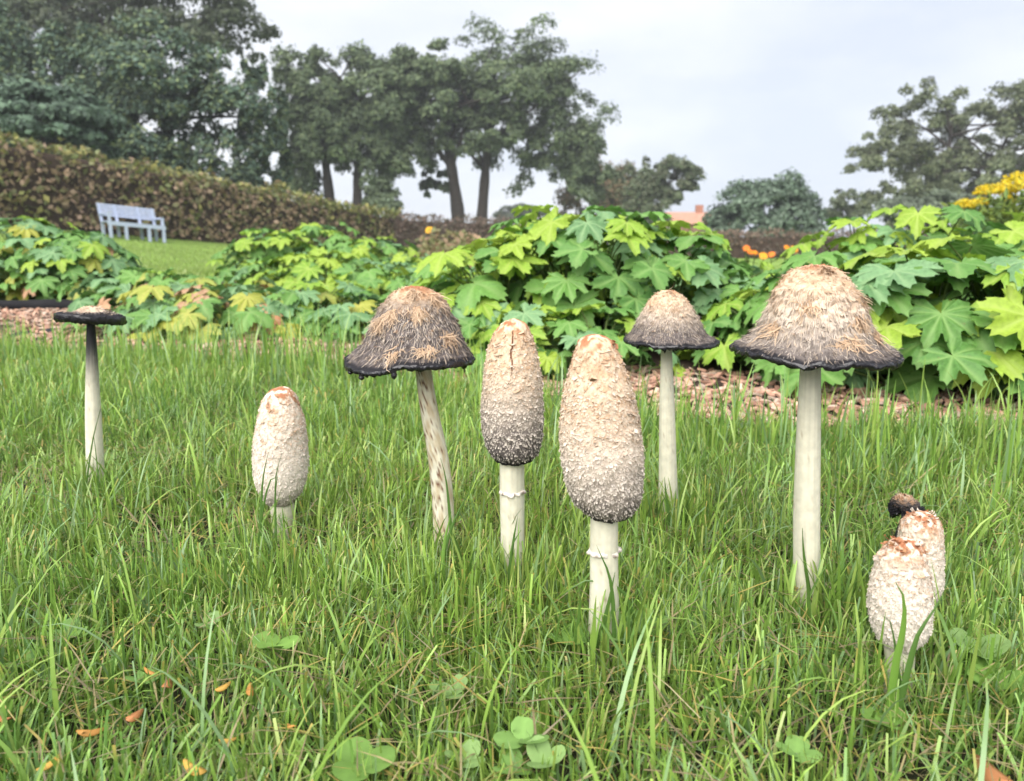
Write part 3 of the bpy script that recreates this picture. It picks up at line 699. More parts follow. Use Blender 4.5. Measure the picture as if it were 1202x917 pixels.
zz = 0.016 + 0.006*fbm(np.stack([x*6, y*6, x*0], 1), 3) + 0.004
V = np.stack([x, y, zz], 1)[:, None] + g[None, :, :1]*(A*L[:, None])[:, None] + g[None, :, 1:2]*(B*Wd[:, None])[:, None] + g[None, :, 2:]*(Nn*T[:, None])[:, None]
b = np.arange(n)[:, None]*8
F = np.concatenate([b+np.array(f) for f in ((0, 1, 3, 2), (4, 6, 7, 5), (0, 4, 5, 1), (2, 3, 7, 6), (1, 5, 7, 3))])
cc = np.array([(0.42, 0.24, 0.17), (0.52, 0.33, 0.24), (0.30, 0.17, 0.12), (0.50, 0.37, 0.29)])[RNG.integers(0, 4, n)]*RNG.uniform(0.7, 1.15, (n, 1))
chips.put(V.reshape(-1, 3), [F], np.repeat(cc, 8, 0))
tag(chips.build('wood_chips', M['chip'], smooth_shade=False), 'pinkish brown bark chip mulch between lawn and leafy plants', 'mulch', kind='stuff')

ed = MB(); ex = np.linspace(-2.9, -1.55, 26); ey = 2.98 - 0.10*(ex+1.55) + 0.02*np.sin(ex*7)
ed.tube(np.stack([ex, ey, 0.026+0.004*np.sin(ex*9)], 1), 0.024+0.004*np.sin(ex*17), 10, (0.018, 0.018, 0.02))
tag(ed.build('edging_log', M['bark']), 'dark edging log at the foot of the leafy plants behind the mulch', 'edging')
for k, (px, py) in enumerate(((28, 397), (62, 393), (165, 398))):
    g0 = on_ground(px, py+3); sb = MB(); th = np.arange(14)*2*math.pi/14; rows_ = []
    for ph in np.linspace(0.03, math.pi/2, 6):
        rr = 0.035*math.sin(ph)*(1+0.25*fbm(np.stack([np.cos(th)*1.5+k*3, np.sin(th)*1.5, th*0+ph], -1), 50)); rows_.append(np.stack([rr*np.cos(th)*1.35, rr*np.sin(th), np.full(14, 0.028*math.cos(ph))], 1))
    sb.put(np.concatenate(rows_), [grid_faces(6, 14, True), [(0, 1, 2)]], (0.03, 0.03, 0.033))
    tag(sb.build('edging_stone', M['bark'], loc=(g0[0], g0[1], 0.0)), 'dark stone at the grass edge beside the bark mulch and the flat black mushroom', 'stone', 'dark stones at the lawn edge')

# ------------------------------------------------------------------ palmate leaf plants
def leaf_mesh(seed, matkey, lobes=7):
    rng = np.random.default_rng(seed); nO = 90; rings = [0.0, 0.35, 0.7, 1.0]
    th = np.linspace(-math.radians(158), math.radians(158), nO)
    lobe_pos = np.linspace(-math.radians(142), math.radians(142), lobes)
    d = np.abs(th[:, None]-lobe_pos[None]); w = math.radians(284/(lobes-1)/2)
    k = d.argmin(1); x = d.min(1)/w
    lr = (1 - 0.32*np.abs(lobe_pos/math.pi)**1.5)*(1+rng.normal(0, 0.06, lobes))
    r = lr[k]*(1 - 0.36*np.clip(x, 0, 1)**1.5)
    r *= 1 + 0.11*(((np.arange(nO)*1.0) % 3 == 0)*1.4-0.5)*(0.5+0.5*rng.random(nO))   # teeth
    r *= smooth(math.radians(175), math.radians(120), np.abs(th))*0.35+0.65
    vein = (1-np.clip(x*2.2, 0, 1))
    droop, cup = rng.uniform(0.12, 0.62), rng.uniform(-0.05, 0.12)
    V, C = [], []
    for q in rings[1:]:
        rr = r*q if q < 1 else r
        if q < 1: rr = lerp(np.minimum(r*q, q), r*q, 0.5)
        px, py = rr*np.sin(th), rr*np.cos(th)
        z = -droop*(rr**2)*0.55 + cup*np.abs(px) + 0.06*q*np.cos(np.clip(x, 0, 1)*math.pi)*-1 + 0.10*q*q*np.repeat(rng.normal(0, 1, lobes)[None], 1, 0)[0][k]*(1-np.clip(x, 0, 1)) + 0.03*q*rng.normal(0, 0.6, nO)*(q > 0.9)
        z += rng.normal(0, 0.03)*px
        V.append(np.stack([px*0.5, py*0.5, z*0.5], 1)); C.append(np.repeat((vein*(1-0.5*q))[:, None], 3, 1))
    V = np.vstack([[[0, 0, 0]]]+V); C = np.vstack([[[0.8]*3]]+C)
    tri = [(0, 1+j, 2+j) for j in range(nO-1)]
    q = [(1+i*nO+j, 1+(i+1)*nO+j, 1+(i+1)*nO+j+1, 1+i*nO+j+1) for i in range(2) for j in range(nO-1)]
    me = mesh_np('leaf', V, [np.array(tri), np.array(q)], C); me.materials.append(LM[matkey]); return me
LEAF = {k: [leaf_mesh(300+i*7+hash_, k, (7, 7, 5, 9)[i % 4]) for i in range(9)] for hash_, k in enumerate(LM)}
PAL = {'fresh': dict(green=.46, lime=.42, blue=.12), 'lush': dict(green=.56, lime=.28, blue=.16), 'mix': dict(green=.42, lime=.10, blue=.38, yellow=.08, brown=.02),
       'autumn': dict(green=.40, blue=.26, yellow=.20, brown=.14), 'dark': dict(green=.55, blue=.40, lime=.05)}
def leaf_plant(label, group, px, Y, rx, ry, h, num, size, pal, seed, x=None):
    rng = np.random.default_rng(seed)
    cx = at_depth(px, 275, Y)[0] if x is None else x; gz = float(ground_z(cx, Y)) + 0.004
    root = thing('palmate_leaf_plant', label, 'plant', (cx, Y, gz), group)
    keys = list(PAL[pal]); pr = np.array([PAL[pal][k] for k in keys]); pr = pr/pr.sum()
    stems = MB()
    num = int(num*1.22)
    for i in range(num):
        f = (i+0.5)/num; inner = rng.random() < 0.22
        ph = math.acos(1 - (1-0.10)*f*0.98)                 # 0 top .. ~85 deg
        az = i*2.39996 + rng.normal(0, 0.25); sh = rng.uniform(0.62, 0.85) if inner else rng.uniform(0.88, 1.1)
        sx = math.sin(ph)
        p = np.array([rx*sh*sx*math.cos(az), ry*sh*sx*math.sin(az), max(h*sh*(math.cos(ph)**0.8), 0.035) + rng.normal(0, 0.012)])
        s = rng.uniform(*size)*(0.75 if inner else 0.93)
        top = math.cos(ph)
        w = pr.copy()
        for j, kname in enumerate(keys):
            if kname == 'lime': w[j] *= (0.25 + 1.5*top)
            if kname == 'brown': w[j] *= (1.5-top)
        key = rng.choice(keys, p=w/w.sum())
        o = bpy.data.objects.new('leaf', LEAF[key][rng.integers(9)]); col.objects.link(o); o.parent = root
        tiltn = 0.10 + 0.52*sx + rng.normal(0, 0.18)
        out_ = Vector((math.cos(az), math.sin(az), 0)); nrm_ = (Vector((0, 0, 1))*math.cos(tiltn) + out_*math.sin(tiltn)).normalized()
        az2 = az + rng.normal(0, 0.5); fw = Vector((math.cos(az2), math.sin(az2), 0)); fw = (fw - nrm_*fw.dot(nrm_)).normalized()
        rt = fw.cross(nrm_); from_m = __import__('mathutils').Matrix((rt, fw, nrm_)).transposed()
        o.rotation_euler = from_m.to_euler(); o.location = Vector(p); o.scale = (s*rng.uniform(0.9, 1.1), s, s)
        b0 = np.array([p[0]*0.25, p[1]*0.25, 0.0]); mid = np.array([p[0]*0.6, p[1]*0.6, p[2]*0.75])
        stems.tube(spline([b0, mid, p-np.array([0, 0, 0.001])], 6), [0.0032, 0.003, 0.0027, 0.0024, 0.002, 0.0016], 5, (0.12, 0.17, 0.05))
    stems.build('stem_clump', M['plain'], root)
    return root
GC, GR, GL = 'plants in the mound behind the egg-shaped mushrooms', 'plants in the mound behind the tallest mushroom', 'plants in the bed before the bench'
PLANTS = [
 # label group px Y rx ry h n size palette
 ('bright lobed-leaf plant in the gap between the dripping bell and the split-capped mushroom', GC, 590, 1.86, .24, .22, .285, 56, (.12, .17), 'fresh'),
 ('highest lime-topped lobed-leaf plant, just behind the largest egg-shaped mushroom', GC, 690, 1.88, .27, .25, .365, 70, (.12, .17), 'fresh'),
 ('green lobed-leaf plant directly behind the small grey bell mushroom', GC, 770, 1.98, .25, .24, .315, 60, (.12, .17), 'lush'),
 ('lobed-leaf plant at the back of the mound below the oak trunks', GC, 640, 2.35, .30, .25, .335, 50, (.12, .16), 'fresh'),
 ('dark green lobed-leaf plant below the round bush and low hedge', GC, 845, 2.75, .32, .28, .20, 56, (.12, .16), 'dark'),
 ('low lime lobed-leaf plant beside the rim of the dripping bell mushroom', GC, 545, 2.2, .22, .24, .225, 44, (.11, .15), 'fresh'),
 ('dark lobed-leaf plant rising under the red roof', GC, 742, 2.5, .26, .25, .265, 44, (.12, .16), 'dark'),
 ('small lime lobed-leaf plant between the small grey bell and the tallest mushroom', GC, 850, 1.95, .20, .20, .19, 38, (.10, .14), 'fresh'),
 ('short lobed-leaf plant at the mulch edge behind the cap of the split mushroom', GC, 615, 1.62, .15, .13, .13, 24, (.09, .13), 'lush'),
 ('short lobed-leaf plant at the mulch edge behind the largest egg-shaped cap', GC, 705, 1.60, .16, .13, .14, 26, (.09, .13), 'lush'),
 ('low lobed-leaf plant just beside the cap of the tallest mushroom', GR, 1000, 1.56, .23, .20, .25, 50, (.12, .17), 'lush'),
 ('big-leaved lush plant leaning over the grass behind the overlapping white pair', GR, 1100, 1.44, .26, .23, .265, 62, (.13, .19), 'lush'),
 ('big-leaved lush plant at the grass edge beyond the overlapping white pair', GR, 1205, 1.42, .25, .23, .26, 58, (.13, .19), 'lush'),
 ('lime lobed-leaf plant rising behind the tip of the tallest cap', GR, 1015, 2.2, .22, .25, .325, 46, (.12, .16), 'fresh'),
 ('lime lobed-leaf plant below the airy grey-green tree', GR, 1085, 2.15, .28, .27, .34, 56, (.13, .17), 'fresh'),
 ('lime lobed-leaf plant in front of the yellow-flowered bush', GR, 1180, 2.1, .28, .27, .33, 52, (.13, .17), 'fresh'),
 ('lush lobed-leaf plant at the end of the mound past the yellow-flowered bush', GR, 1300, 1.65, .30, .28, .30, 44, (.13, .18), 'lush'),
 ('small low lobed-leaf plant hugging the mulch behind the tallest stem', GR, 915, 1.66, .17, .17, .19, 34, (.10, .14), 'fresh'),
 ('tall blue-green lobed-leaf plant behind the dark edging log', GL, 25, 3.4, .36, .30, .345, 90, (.13, .18), 'mix'),
 ('yellow-flecked lobed-leaf plant behind the flat black mushroom cap', GL, 85, 3.3, .26, .26, .31, 70, (.12, .17), 'mix'),
 ('lobed-leaf plant past the end of the edging log', GL, -70, 3.5, .38, .32, .35, 60, (.13, .18), 'mix'),
 ('low withering plant with rusty leaves beside the flat black mushroom', GL, 195, 2.35, .26, .22, .135, 44, (.11, .16), 'autumn'),
 ('low yellowing plant at the mulch edge between flat black and dripping bell mushrooms', GL, 275, 2.25, .26, .22, .14, 46, (.11, .16), 'autumn'),
 ('yellowing lobed-leaf plant below the mown lawn in front of the bench', GL, 225, 2.9, .32, .26, .155, 44, (.12, .16), 'autumn'),
 ('low dark green lobed-leaf plant next to the yellow-flecked one', GL, 155, 2.95, .24, .24, .15, 36, (.12, .16), 'dark'),
 ('green lobed-leaf plant at the edge of the mown lawn near the bench', GL, 318, 4.3, .32, .34, .315, 66, (.12, .17), 'lush'),
 ('highest green plant of the mound below the evergreen hedge corner', GL, 365, 4.6, .44, .38, .355, 84, (.12, .17), 'lush'),
 ('green lobed-leaf plant sloping down toward the withered stalks', GL, 425, 4.4, .42, .38, .285, 76, (.12, .17), 'lush'),
 ('low green lobed-leaf plant right before the withered stalks', GL, 485, 4.2, .38, .36, .17, 62, (.11, .15), 'lush'),
 ('pale lobed-leaf plant behind and beside the dripping bell cap', GL, 375, 3.4, .38, .32, .21, 66, (.12, .17), 'fresh'),
 ('low lime plant filling the dip behind the dripping bell cap', GL, 455, 3.2, .34, .30, .16, 54, (.11, .15), 'fresh'),
 ('blue-green low plant at the grass edge close to the dripping bell cap', GL, 350, 2.35, .26, .22, .145, 46, (.11, .15), 'mix'),
 ('small low plant directly behind the dripping bell cap', GL, 430, 2.2, .22, .20, .12, 36, (.10, .14), 'mix'),
 ('small lime plant in the dip between both leafy mounds', GL, 515, 2.7, .24, .24, .15, 36, (.10, .14), 'fresh'),
]
for i, a in enumerate(PLANTS): leaf_plant(*a, seed=500+i)

# ------------------------------------------------------------------ hedges, trees, bushes
def leaf_cloud(P, N, size, rng, cols, jit=0.8, aspect=0.6, fold=0.0):
    n = len(P); N = unit(N + rng.normal(0, jit, (n, 3)))
    A = unit(np.cross(N, rng.normal(0, 1, (n, 3)))); B = np.cross(N, A)
    s = (size*rng.uniform(0.65, 1.35, n))[:, None]
    V = np.stack([P - A*s, P + B*s*aspect - N*s*0.12, P + A*s, P - B*s*aspect - N*s*0.12], 1)
    F = np.arange(4*n).reshape(n, 4)
    return V.reshape(-1, 3), F, np.repeat(cols, 4, 0)
def crown_points(c, rad, nc, per, rng, clump=0.24, shell=0.5, flat=0.0, low=-0.6, lump=0.25, seed=0):
    """leaf clumps spread through an uneven ellipsoid"""
    P, N, K, cen = [], [], [], []
    while len(cen) < nc:
        d = unit(rng.normal(0, 1, 3)); 
        if d[2] < low: continue
        r = rng.uniform(shell, 1.0)**0.7*(1 + lump*fbm(d[None]*2.3, seed, 2)[0])
        cen.append(d*r)
    for q in cen:
        rc = clump*rng.uniform(0.6, 1.3); m = int(per*rng.uniform(0.6, 1.3)*(rc/clump)**1.5)
        d = unit(rng.normal(0, 1, (m, 3))); d[:, 2] = np.where(d[:, 2] < -0.5, -d[:, 2]*0.6, d[:, 2])
        rr = rc*rng.uniform(0.35, 1.0, m)[:, None]**0.6*(1+0.45*fbm(d*2+q*9, seed+3, 2)[:, None])
        P.append(q + d*rr*np.array([1.0, 1.0, 0.95])); N.append(d + 0.5*unit(q) + np.array([0, 0, 0.5])); K.append(np.full(m, rng.normal(0, 1)))
    P, N, K = np.concatenate(P), np.concatenate(N), np.concatenate(K)
    return c + P*rad, N, K, c + np.array(cen)*rad
def tree(name, label, px, Y, xl, xr, ytop, ybot, leafc, seed, nc=90, per=260, size=0.16, clump=0.22, shell=0.45, low=-0.7, trunks=None, lump=0.25, cat='tree', group=None, var=0.25, tr=0.35, limbs=7, aspect=0.6, barkc=(0.045, 0.037, 0.033), depth=None, lobes=None):
    rng = np.random.default_rng(seed)
    a, b = at_depth(xl, ytop, Y), at_depth(xr, ybot, Y)
    cx, rx, zt, zb = (a[0]+b[0])/2, (b[0]-a[0])/2, a[2], b[2]
    rz = (zt-zb)/2; c = np.array([cx, Y, (zt+zb)/2]); rad = np.array([rx, depth or rx*0.85, rz])*0.90
    gx_ = at_depth(px, 260, Y)[0]; gz = float(ground_z(gx_, Y)); o3 = np.array([gx_, Y, gz])
    root = thing(name, label, cat, o3, group)
    parts = []
    for (l, rr_, t_, b_) in (lobes or [(xl, xr, ytop, ybot)]):
        a1, b1 = at_depth(l, t_, Y), at_depth(rr_, b_, Y); rx1 = (b1[0]-a1[0])/2; fsh = ((rr_-l)*(b_-t_))**0.75/sum(((q[1]-q[0])*(q[3]-q[2]))**0.75 for q in lobes) if lobes else 1
        cc1 = np.array([(a1[0]+b1[0])/2, Y + (rng.normal(0, 0.15*rx) if lobes else 0), (a1[2]+b1[2])/2]); rd1 = np.array([rx1, rx1*0.85, (a1[2]-b1[2])/2])*0.90
        parts.append(crown_points(cc1, rd1, int(nc*fsh), per, rng, clump if not lobes else clump*1.3, shell, low=low, lump=lump, seed=seed+len(parts)))
    P, N, K, cen = [np.concatenate([q[k] for q in parts]) for k in range(4)]
    leafc = np.asarray(leafc, float); n = len(P)
    cl = leafc[rng.integers(0, len(leafc), n)]*(1+var*0.5*K[:, None])*rng.uniform(1-var, 1+var, (n, 1))
    V, F, C = leaf_cloud(P-o3, N, np.full(n, size), rng, cl, 0.7, aspect)
    add('crown', mesh_np('crown', V, [F], C, False), M['leafy'], root)
    for (tpx, rad_t, lean) in (trunks or [(px, tr, 0.0)]):
        tx = at_depth(tpx, 260, Y)[0]; top = np.array([tx+lean*rx, Y, lerp(zb, zt, 0.72)])
        ln = spline([np.array([tx, Y, gz-0.2]), np.array([tx+0.02*rx, Y, lerp(gz, zb, 0.7)]), np.array([tx+0.4*lean*rx, Y+0.1, lerp(zb, zt, 0.3)]), top], 14)
        t = MB(); t.tube(ln-o3, np.linspace(1.1, 0.25, 14)*rad_t*np.r_[1.3, 1.05, np.ones(12)]*(1+0.08*np.sin(np.arange(14)*2.1+tpx)), 10, barkc); t.build('trunk', M['bark'], root)
        hi = np.flatnonzero(cen[:, 2] > lerp(zb, zt, 0.38)); idx = rng.choice(hi, min(limbs, len(hi)), replace=False)
        for q in cen[idx]:
            s = ln[min(int(rng.uniform(6, 13)), max(4, int(np.searchsorted(ln[:, 2], q[2]-0.1*rz))))]; mid = (s+q)/2 + np.array([0, 0, rng.uniform(-0.02, 0.10)*rz]); t = MB()
            t.tube(spline([s, mid, q], 8)-o3, np.linspace(0.30, 0.07, 8)*rad_t, 6, barkc); t.build('limb', M['bark'], root)
    return root
OAK = [(0.10, 0.14, 0.07), (0.14, 0.18, 0.085), (0.085, 0.12, 0.065)]
EVER = [(0.06, 0.10, 0.07), (0.095, 0.145, 0.085), (0.135, 0.175, 0.075), (0.08, 0.125, 0.09)]
tree('tall_tree', 'tall dark tree with loose branches rising above the evergreen behind the hedge', 150, 48, -130, 345, -110, 150, [(0.07, 0.09, 0.055), (0.09, 0.11, 0.06)], 21, nc=240, per=170, size=0.14, clump=0.15, shell=0.25, trunks=[(150, 0.4, 0.1), (60, 0.35, -0.2)], limbs=14, lobes=[(-130, 200, -110, 150), (100, 346, -60, 110)])
tree('evergreen_tree', 'broad dense evergreen tree with dark rounded crown directly behind the bench hedge', 205, 34, 78, 334, 18, 235, EVER, 22, nc=360, per=215, size=0.10, clump=0.17, shell=0.55, low=-0.9, tr=0.3, lump=0.3, lobes=[(75, 290, 15, 190), (185, 342, 75, 290), (90, 260, 80, 290), (30, 200, 120, 290), (262, 348, 60, 300)])
tree('evergreen_tree', 'dark evergreen tree filling the corner beside the broad rounded one', 10, 36, -90, 135, -30, 200, EVER, 23, nc=220, per=230, size=0.10, clump=0.17, shell=0.5, low=-0.9, tr=0.3, lobes=[(-90, 60, -20, 240), (20, 150, 20, 240)])
tree('rhododendron_bush', 'blue-green large-leaved bush spilling over the hedge near the bench', 60, 27, -70, 152, 92, 215, [(0.075, 0.12, 0.08), (0.11, 0.17, 0.11), (0.06, 0.095, 0.065)], 24, nc=120, per=200, size=0.12, clump=0.2, shell=0.6, low=-0.9, tr=0.14, cat='bush', limbs=6)
tree('oak_tree', 'broad oak with two dark trunks and a wide domed crown over the far hedge', 548, 60, 425, 716, 24, 238, OAK, 25, nc=560, per=200, size=0.135, clump=0.165, shell=0.25, low=-0.6, trunks=[(535, 0.55, -0.12), (563, 0.48, 0.18)], limbs=16, lump=0.3, var=0.22, lobes=[(425, 600, 60, 200), (500, 690, 22, 170), (590, 718, 80, 262), (425, 530, 110, 235), (500, 640, 100, 225), (440, 560, 50, 160), (640, 716, 120, 268), (428, 512, 52, 190), (486, 532, 172, 246), (655, 720, 150, 270)])
tree('oak_tree', 'leafy tree with low crown and twin dark trunks merging into the broad oak', 400, 56, 318, 486, 44, 250, OAK, 26, nc=330, per=200, size=0.135, clump=0.19, shell=0.3, low=-0.9, trunks=[(388, 0.42, -0.1), (418, 0.40, 0.15)], limbs=10, lobes=[(318, 420, 50, 180), (370, 490, 46, 180), (312, 384, 120, 300), (395, 490, 110, 235), (330, 440, 80, 220)])
tree('young_tree', 'small tree with brown autumn tint beside the broad oak', 712, 66, 655, 765, 172, 266, [(0.22, 0.16, 0.085), (0.15, 0.15, 0.075), (0.25, 0.165, 0.10), (0.13, 0.15, 0.075)], 27, nc=110, per=230, size=0.13, clump=0.2, low=-1, tr=0.2, lobes=[(655, 745, 174, 290), (700, 770, 180, 290)])
tree('young_tree', 'small dark green tree in front of the red roof', 776, 58, 735, 822, 184, 262, [(0.085, 0.115, 0.062), (0.11, 0.14, 0.075), (0.13, 0.14, 0.085)], 28, nc=100, per=210, size=0.12, clump=0.22, low=-1, tr=0.2, lump=0.4, lobes=[(722, 785, 186, 285), (760, 822, 182, 246)])
tree('round_bush', 'rounded blue-green bush behind the low clipped hedge', 893, 44, 828, 957, 206, 285, [(0.075, 0.115, 0.075), (0.11, 0.16, 0.105), (0.145, 0.19, 0.14)], 29, nc=130, per=200, size=0.12, clump=0.2, shell=0.65, low=-1, tr=0.15, cat='bush', limbs=4, lobes=[(828, 957, 206, 320)])
tree('ash_tree', 'airy grey-green tree with sky showing through, behind the yellow flowers', 1112, 54, 978, 1262, 78, 275, [(0.115, 0.14, 0.075), (0.145, 0.165, 0.085), (0.095, 0.115, 0.065)], 30, nc=250, per=230, size=0.115, clump=0.12, shell=0.2, low=-0.9, trunks=[(1105, 0.3, 0.0), (1140, 0.28, 0.25)], limbs=18, lump=0.22, lobes=[(1020, 1160, 80, 240), (1100, 1270, 85, 250), (980, 1090, 140, 290), (1060, 1200, 170, 290)])
tree('shrub', 'pale grey-green shrub at the foot of the airy tree', 1090, 40, 1030, 1150, 222, 285, [(0.13, 0.16, 0.11), (0.16, 0.19, 0.14), (0.10, 0.13, 0.085)], 31, nc=50, per=170, size=0.11, clump=0.28, shell=0.6, low=-0.6, tr=0.08, cat='bush', limbs=4)
tree('shrub', 'wispy thin shrub growing at the edge of the airy tree', 990, 48, 962, 1016, 216, 272, [(0.13, 0.15, 0.09), (0.10, 0.125, 0.08)], 32, nc=36, per=70, size=0.12, clump=0.26, low=-0.8, tr=0.06, cat='bush', limbs=8)
tree('shrub', 'low grey shrub at the hedge corner under the twin trunks', 445, 42, 420, 478, 216, 280, [(0.13, 0.17, 0.09), (0.10, 0.135, 0.08)], 33, nc=30, per=160, size=0.12, clump=0.3, low=-0.6, tr=0.08, cat='bush', limbs=4)
tree('distant_bush', 'dark bush beyond the far hedge beside the oak trunks', 592, 90, 575, 640, 236, 270, [(0.08, 0.095, 0.07)], 34, nc=30, per=120, size=0.2, clump=0.3, low=-0.6, tr=0.1, cat='bush', limbs=3)

def hedge(name, label, path, h, half, cols, topc, seed, dens, size, group=None):
    """path: list of (x, y, height); a leafy wall with a core of twigs"""
    rng = np.random.default_rng(seed); path = np.array(path, float)
    Q = spline(path, 60); z = ground_z(Q[:, 0], Q[:, 1]); T = unit(np.gradient(Q[:, :2], axis=0)); Sd = np.stack([T[:, 1], -T[:, 0]], 1)
    o3 = np.array([Q[30, 0], Q[30, 1], z[30]]); root = thing(name, label, 'hedge', o3, group)
    sec = [(-1, 0.0), (-0.95, 0.9), (-0.7, 1.0), (0.7, 1.0), (0.95, 0.9), (1, 0.0)]
    R = np.stack([np.stack([Q[:, 0]+Sd[:, 0]*s*half*0.86, Q[:, 1]+Sd[:, 1]*s*half*0.86, z-0.1+Q[:, 2]*f*0.95], 1) for s, f in sec], 1)
    mb = MB(); mb.put(R.reshape(-1, 3)-o3, [grid_faces(60, 6, False), [(0, 1, 4, 5), (1, 2, 3, 4)], [(354, 355, 358, 359), (355, 356, 357, 358)]], (0.05, 0.035, 0.026)); mb.build('twig_core', M['twig'], root)
    Ltot = np.linalg.norm(np.diff(Q[:, :2], axis=0), axis=1).sum(); per = Q[:, 2].mean()*2+2*half; n = int(Ltot*per*dens)
    u = rng.random(n)*59; i = np.minimum(u.astype(int), 58); fr = u-i; base = Q[i]+(Q[i+1]-Q[i])*fr[:, None]; zz = z[i]+(z[i+1]-z[i])*fr
    w = rng.random(n)*per; hh = base[:, 2]
    sd = np.where(w < hh, 1.0, np.where(w < 2*hh, -1.0, (w-2*hh)/half-1)); zf = np.where(w < hh, w, np.where(w < 2*hh, w-hh, hh))
    topm = w >= 2*hh; sd2 = sd*half*np.where(topm, 0.95, 1.0)
    p = np.stack([base[:, 0]+Sd[i, 0]*sd2, base[:, 1]+Sd[i, 1]*sd2, zz+zf], 1)
    nn = np.stack([Sd[i, 0]*sd*~topm, Sd[i, 1]*sd*~topm, topm*1.0+0.25], 1)
    bump = fbm(p*2.2, seed, 3); p = p + unit(nn)*(0.26*bump + rng.normal(0, 0.05, n))[:, None]
    p[:, 2] += topm*0.30*np.maximum(0, fbm(p*np.array([2.5, 2.5, 0.0]), seed+9, 3))*Q[:, 2].mean()/2
    cols, topc = np.asarray(cols, float), np.asarray(topc, float)
    big = fbm(p*1.1, seed+5, 2); mixk = np.clip(smooth(0.78, 1.0, zf/hh) + 0.9*smooth(0.0, 0.6, big), 0, 1)
    c = np.where((rng.random(n) < mixk*0.8)[:, None], topc[rng.integers(0, len(topc), n)], cols[rng.integers(0, len(cols), n)])*rng.uniform(0.65, 1.3, (n, 1))
    V, F, C = leaf_cloud(p-o3, nn, np.full(n, size), rng, c, 0.7, 0.65)
    add('foliage', mesh_np('foliage', V, [F], C, False), M['leafy'], root); return root
BRN = [(0.27, 0.19, 0.12), (0.22, 0.17, 0.095), (0.34, 0.24, 0.17), (0.18, 0.18, 0.085)]; OLV = [(0.21, 0.22, 0.075), (0.28, 0.26, 0.085), (0.17, 0.195, 0.08)]
hedge('clipped_hedge', 'long clipped beech hedge, olive and brown, running down the slope behind the bench', [(-16.5, 14, 2.15), (-13.6, 20, 2.15), (-12.0, 23.2, 2.15), (-9.6, 28, 2.0), (-7.6, 32.5, 1.8), (-5.9, 36.5, 1.7)], 2, 0.55, BRN, OLV, 41, 95, 0.095)
hedge('clipped_hedge', 'dark brown clipped hedge below the oak trunks', [(-6.2, 39, 1.7), (-3, 39.5, 1.65), (0.8, 40, 1.6), (3, 40.4, 1.55)], 2, 0.5, [(0.12, 0.088, 0.07), (0.095, 0.08, 0.058), (0.16, 0.11, 0.09)], [(0.12, 0.105, 0.075), (0.18, 0.12, 0.09)], 42, 120, 0.07)
hedge('clipped_hedge', 'low brown-topped hedge below the round bush and the red roof', [(4.2, 30, 0.95), (8, 30.2, 0.95), (12, 30.5, 0.95), (18, 31, 0.95)], 1, 0.45, [(0.10, 0.085, 0.065), (0.12, 0.09, 0.07)], [(0.24, 0.165, 0.12), (0.20, 0.14, 0.10)], 43, 150, 0.055)

# house with red roof beyond the small tree
hc = at_depth(800, 262, 78); gz = float(ground_z(hc[0], 78)); root = thing('brick_house', 'red brick house with orange tiled roof showing between small tree and round bush', 'house', (hc[0], 78, gz))
zr = at_depth(800, 248, 78)[2]-gz; ze = at_depth(800, 262, 78)[2]-gz
mb = MB(); mb.box((0.5, 3, ze/2-0.1), (5.0, 3, ze/2+0.1), None, (0.36, 0.19, 0.14)); mb.build('wall', M['brick'], root, False)
mb = MB(); V = [(-4.9, -0.4, ze-0.1), (5.9, -0.4, ze-0.1), (5.9, 6.4, ze-0.1), (-4.9, 6.4, ze-0.1), (-4.6, 3, zr), (5.6, 3, zr)]
mb.put(V, [[(0, 1, 5, 4), (2, 3, 4, 5), (3, 2, 1, 0)], [(1, 2, 5), (3, 0, 4)]], (0.40, 0.21, 0.145)); roof = mb.build('roof', M['brick'], root, False)
mb = MB(); mb.box((2.4, 3, zr+0.25), (0.35, 0.3, 0.45), None, (0.33, 0.15, 0.10)); mb.build('chimney', M['brick'], roof, False)
mb = MB(); mb.box((-1.8, -0.05, ze-0.9), (0.6, 0.06, 0.5), None, (0.6, 0.6, 0.62)); mb.build('window', M['paint'], root, False)

# ------------------------------------------------------------------ bench
bc_ = at_depth(158, 278, 22.3); bx_, by_ = bc_[0], 22.3; bzg = float(ground_z(bx_, by_))
br = thing('garden_bench', 'pale blue-white slatted wooden bench on the mown slope before the hedge', 'bench', (bx_, by_, bzg))
ang = math.radians(50); sl = (float(ground_z(bx_+0.9*math.cos(ang), by_+0.9*math.sin(ang))) - float(ground_z(bx_-0.9*math.cos(ang), by_-0.9*math.sin(ang))))/1.8*0.8
ux = unit(np.array([math.cos(ang), math.sin(ang), sl])); fz = np.array([0, 0, 1.0]); fy = unit(np.cross(fz, ux)); ax = np.array([ux, fy, fz])   # fy points to the back
def bpart(name, boxes, parent=br):
    mb = MB()
    for c, hf, a in boxes: mb.box(np.asarray(c) @ ax, hf, a, (0.42, 0.47, 0.62))
    return mb.build(name, M['paint'], parent, False)
lb2 = 0.80; rec = math.radians(14); bax = np.array([ux, fy*math.cos(rec)+fz*-math.sin(rec)*0, fz]); bdir = fz*math.cos(rec)+fy*math.sin(rec); bnor = np.cross(ux, bdir); axb = np.array([ux, -bnor, bdir])
for k in range(5): bpart('seat_slat', [((0, -0.22+0.105*k, 0.44), (lb2, 0.045, 0.014), ax)])
for k in range(5):
    s = 0.20+0.072*k; q = (0, 0.25+s*math.sin(rec), 0.44+s*math.cos(rec)); bpart('back_slat', [(q, (lb2, 0.012, 0.025), axb)])
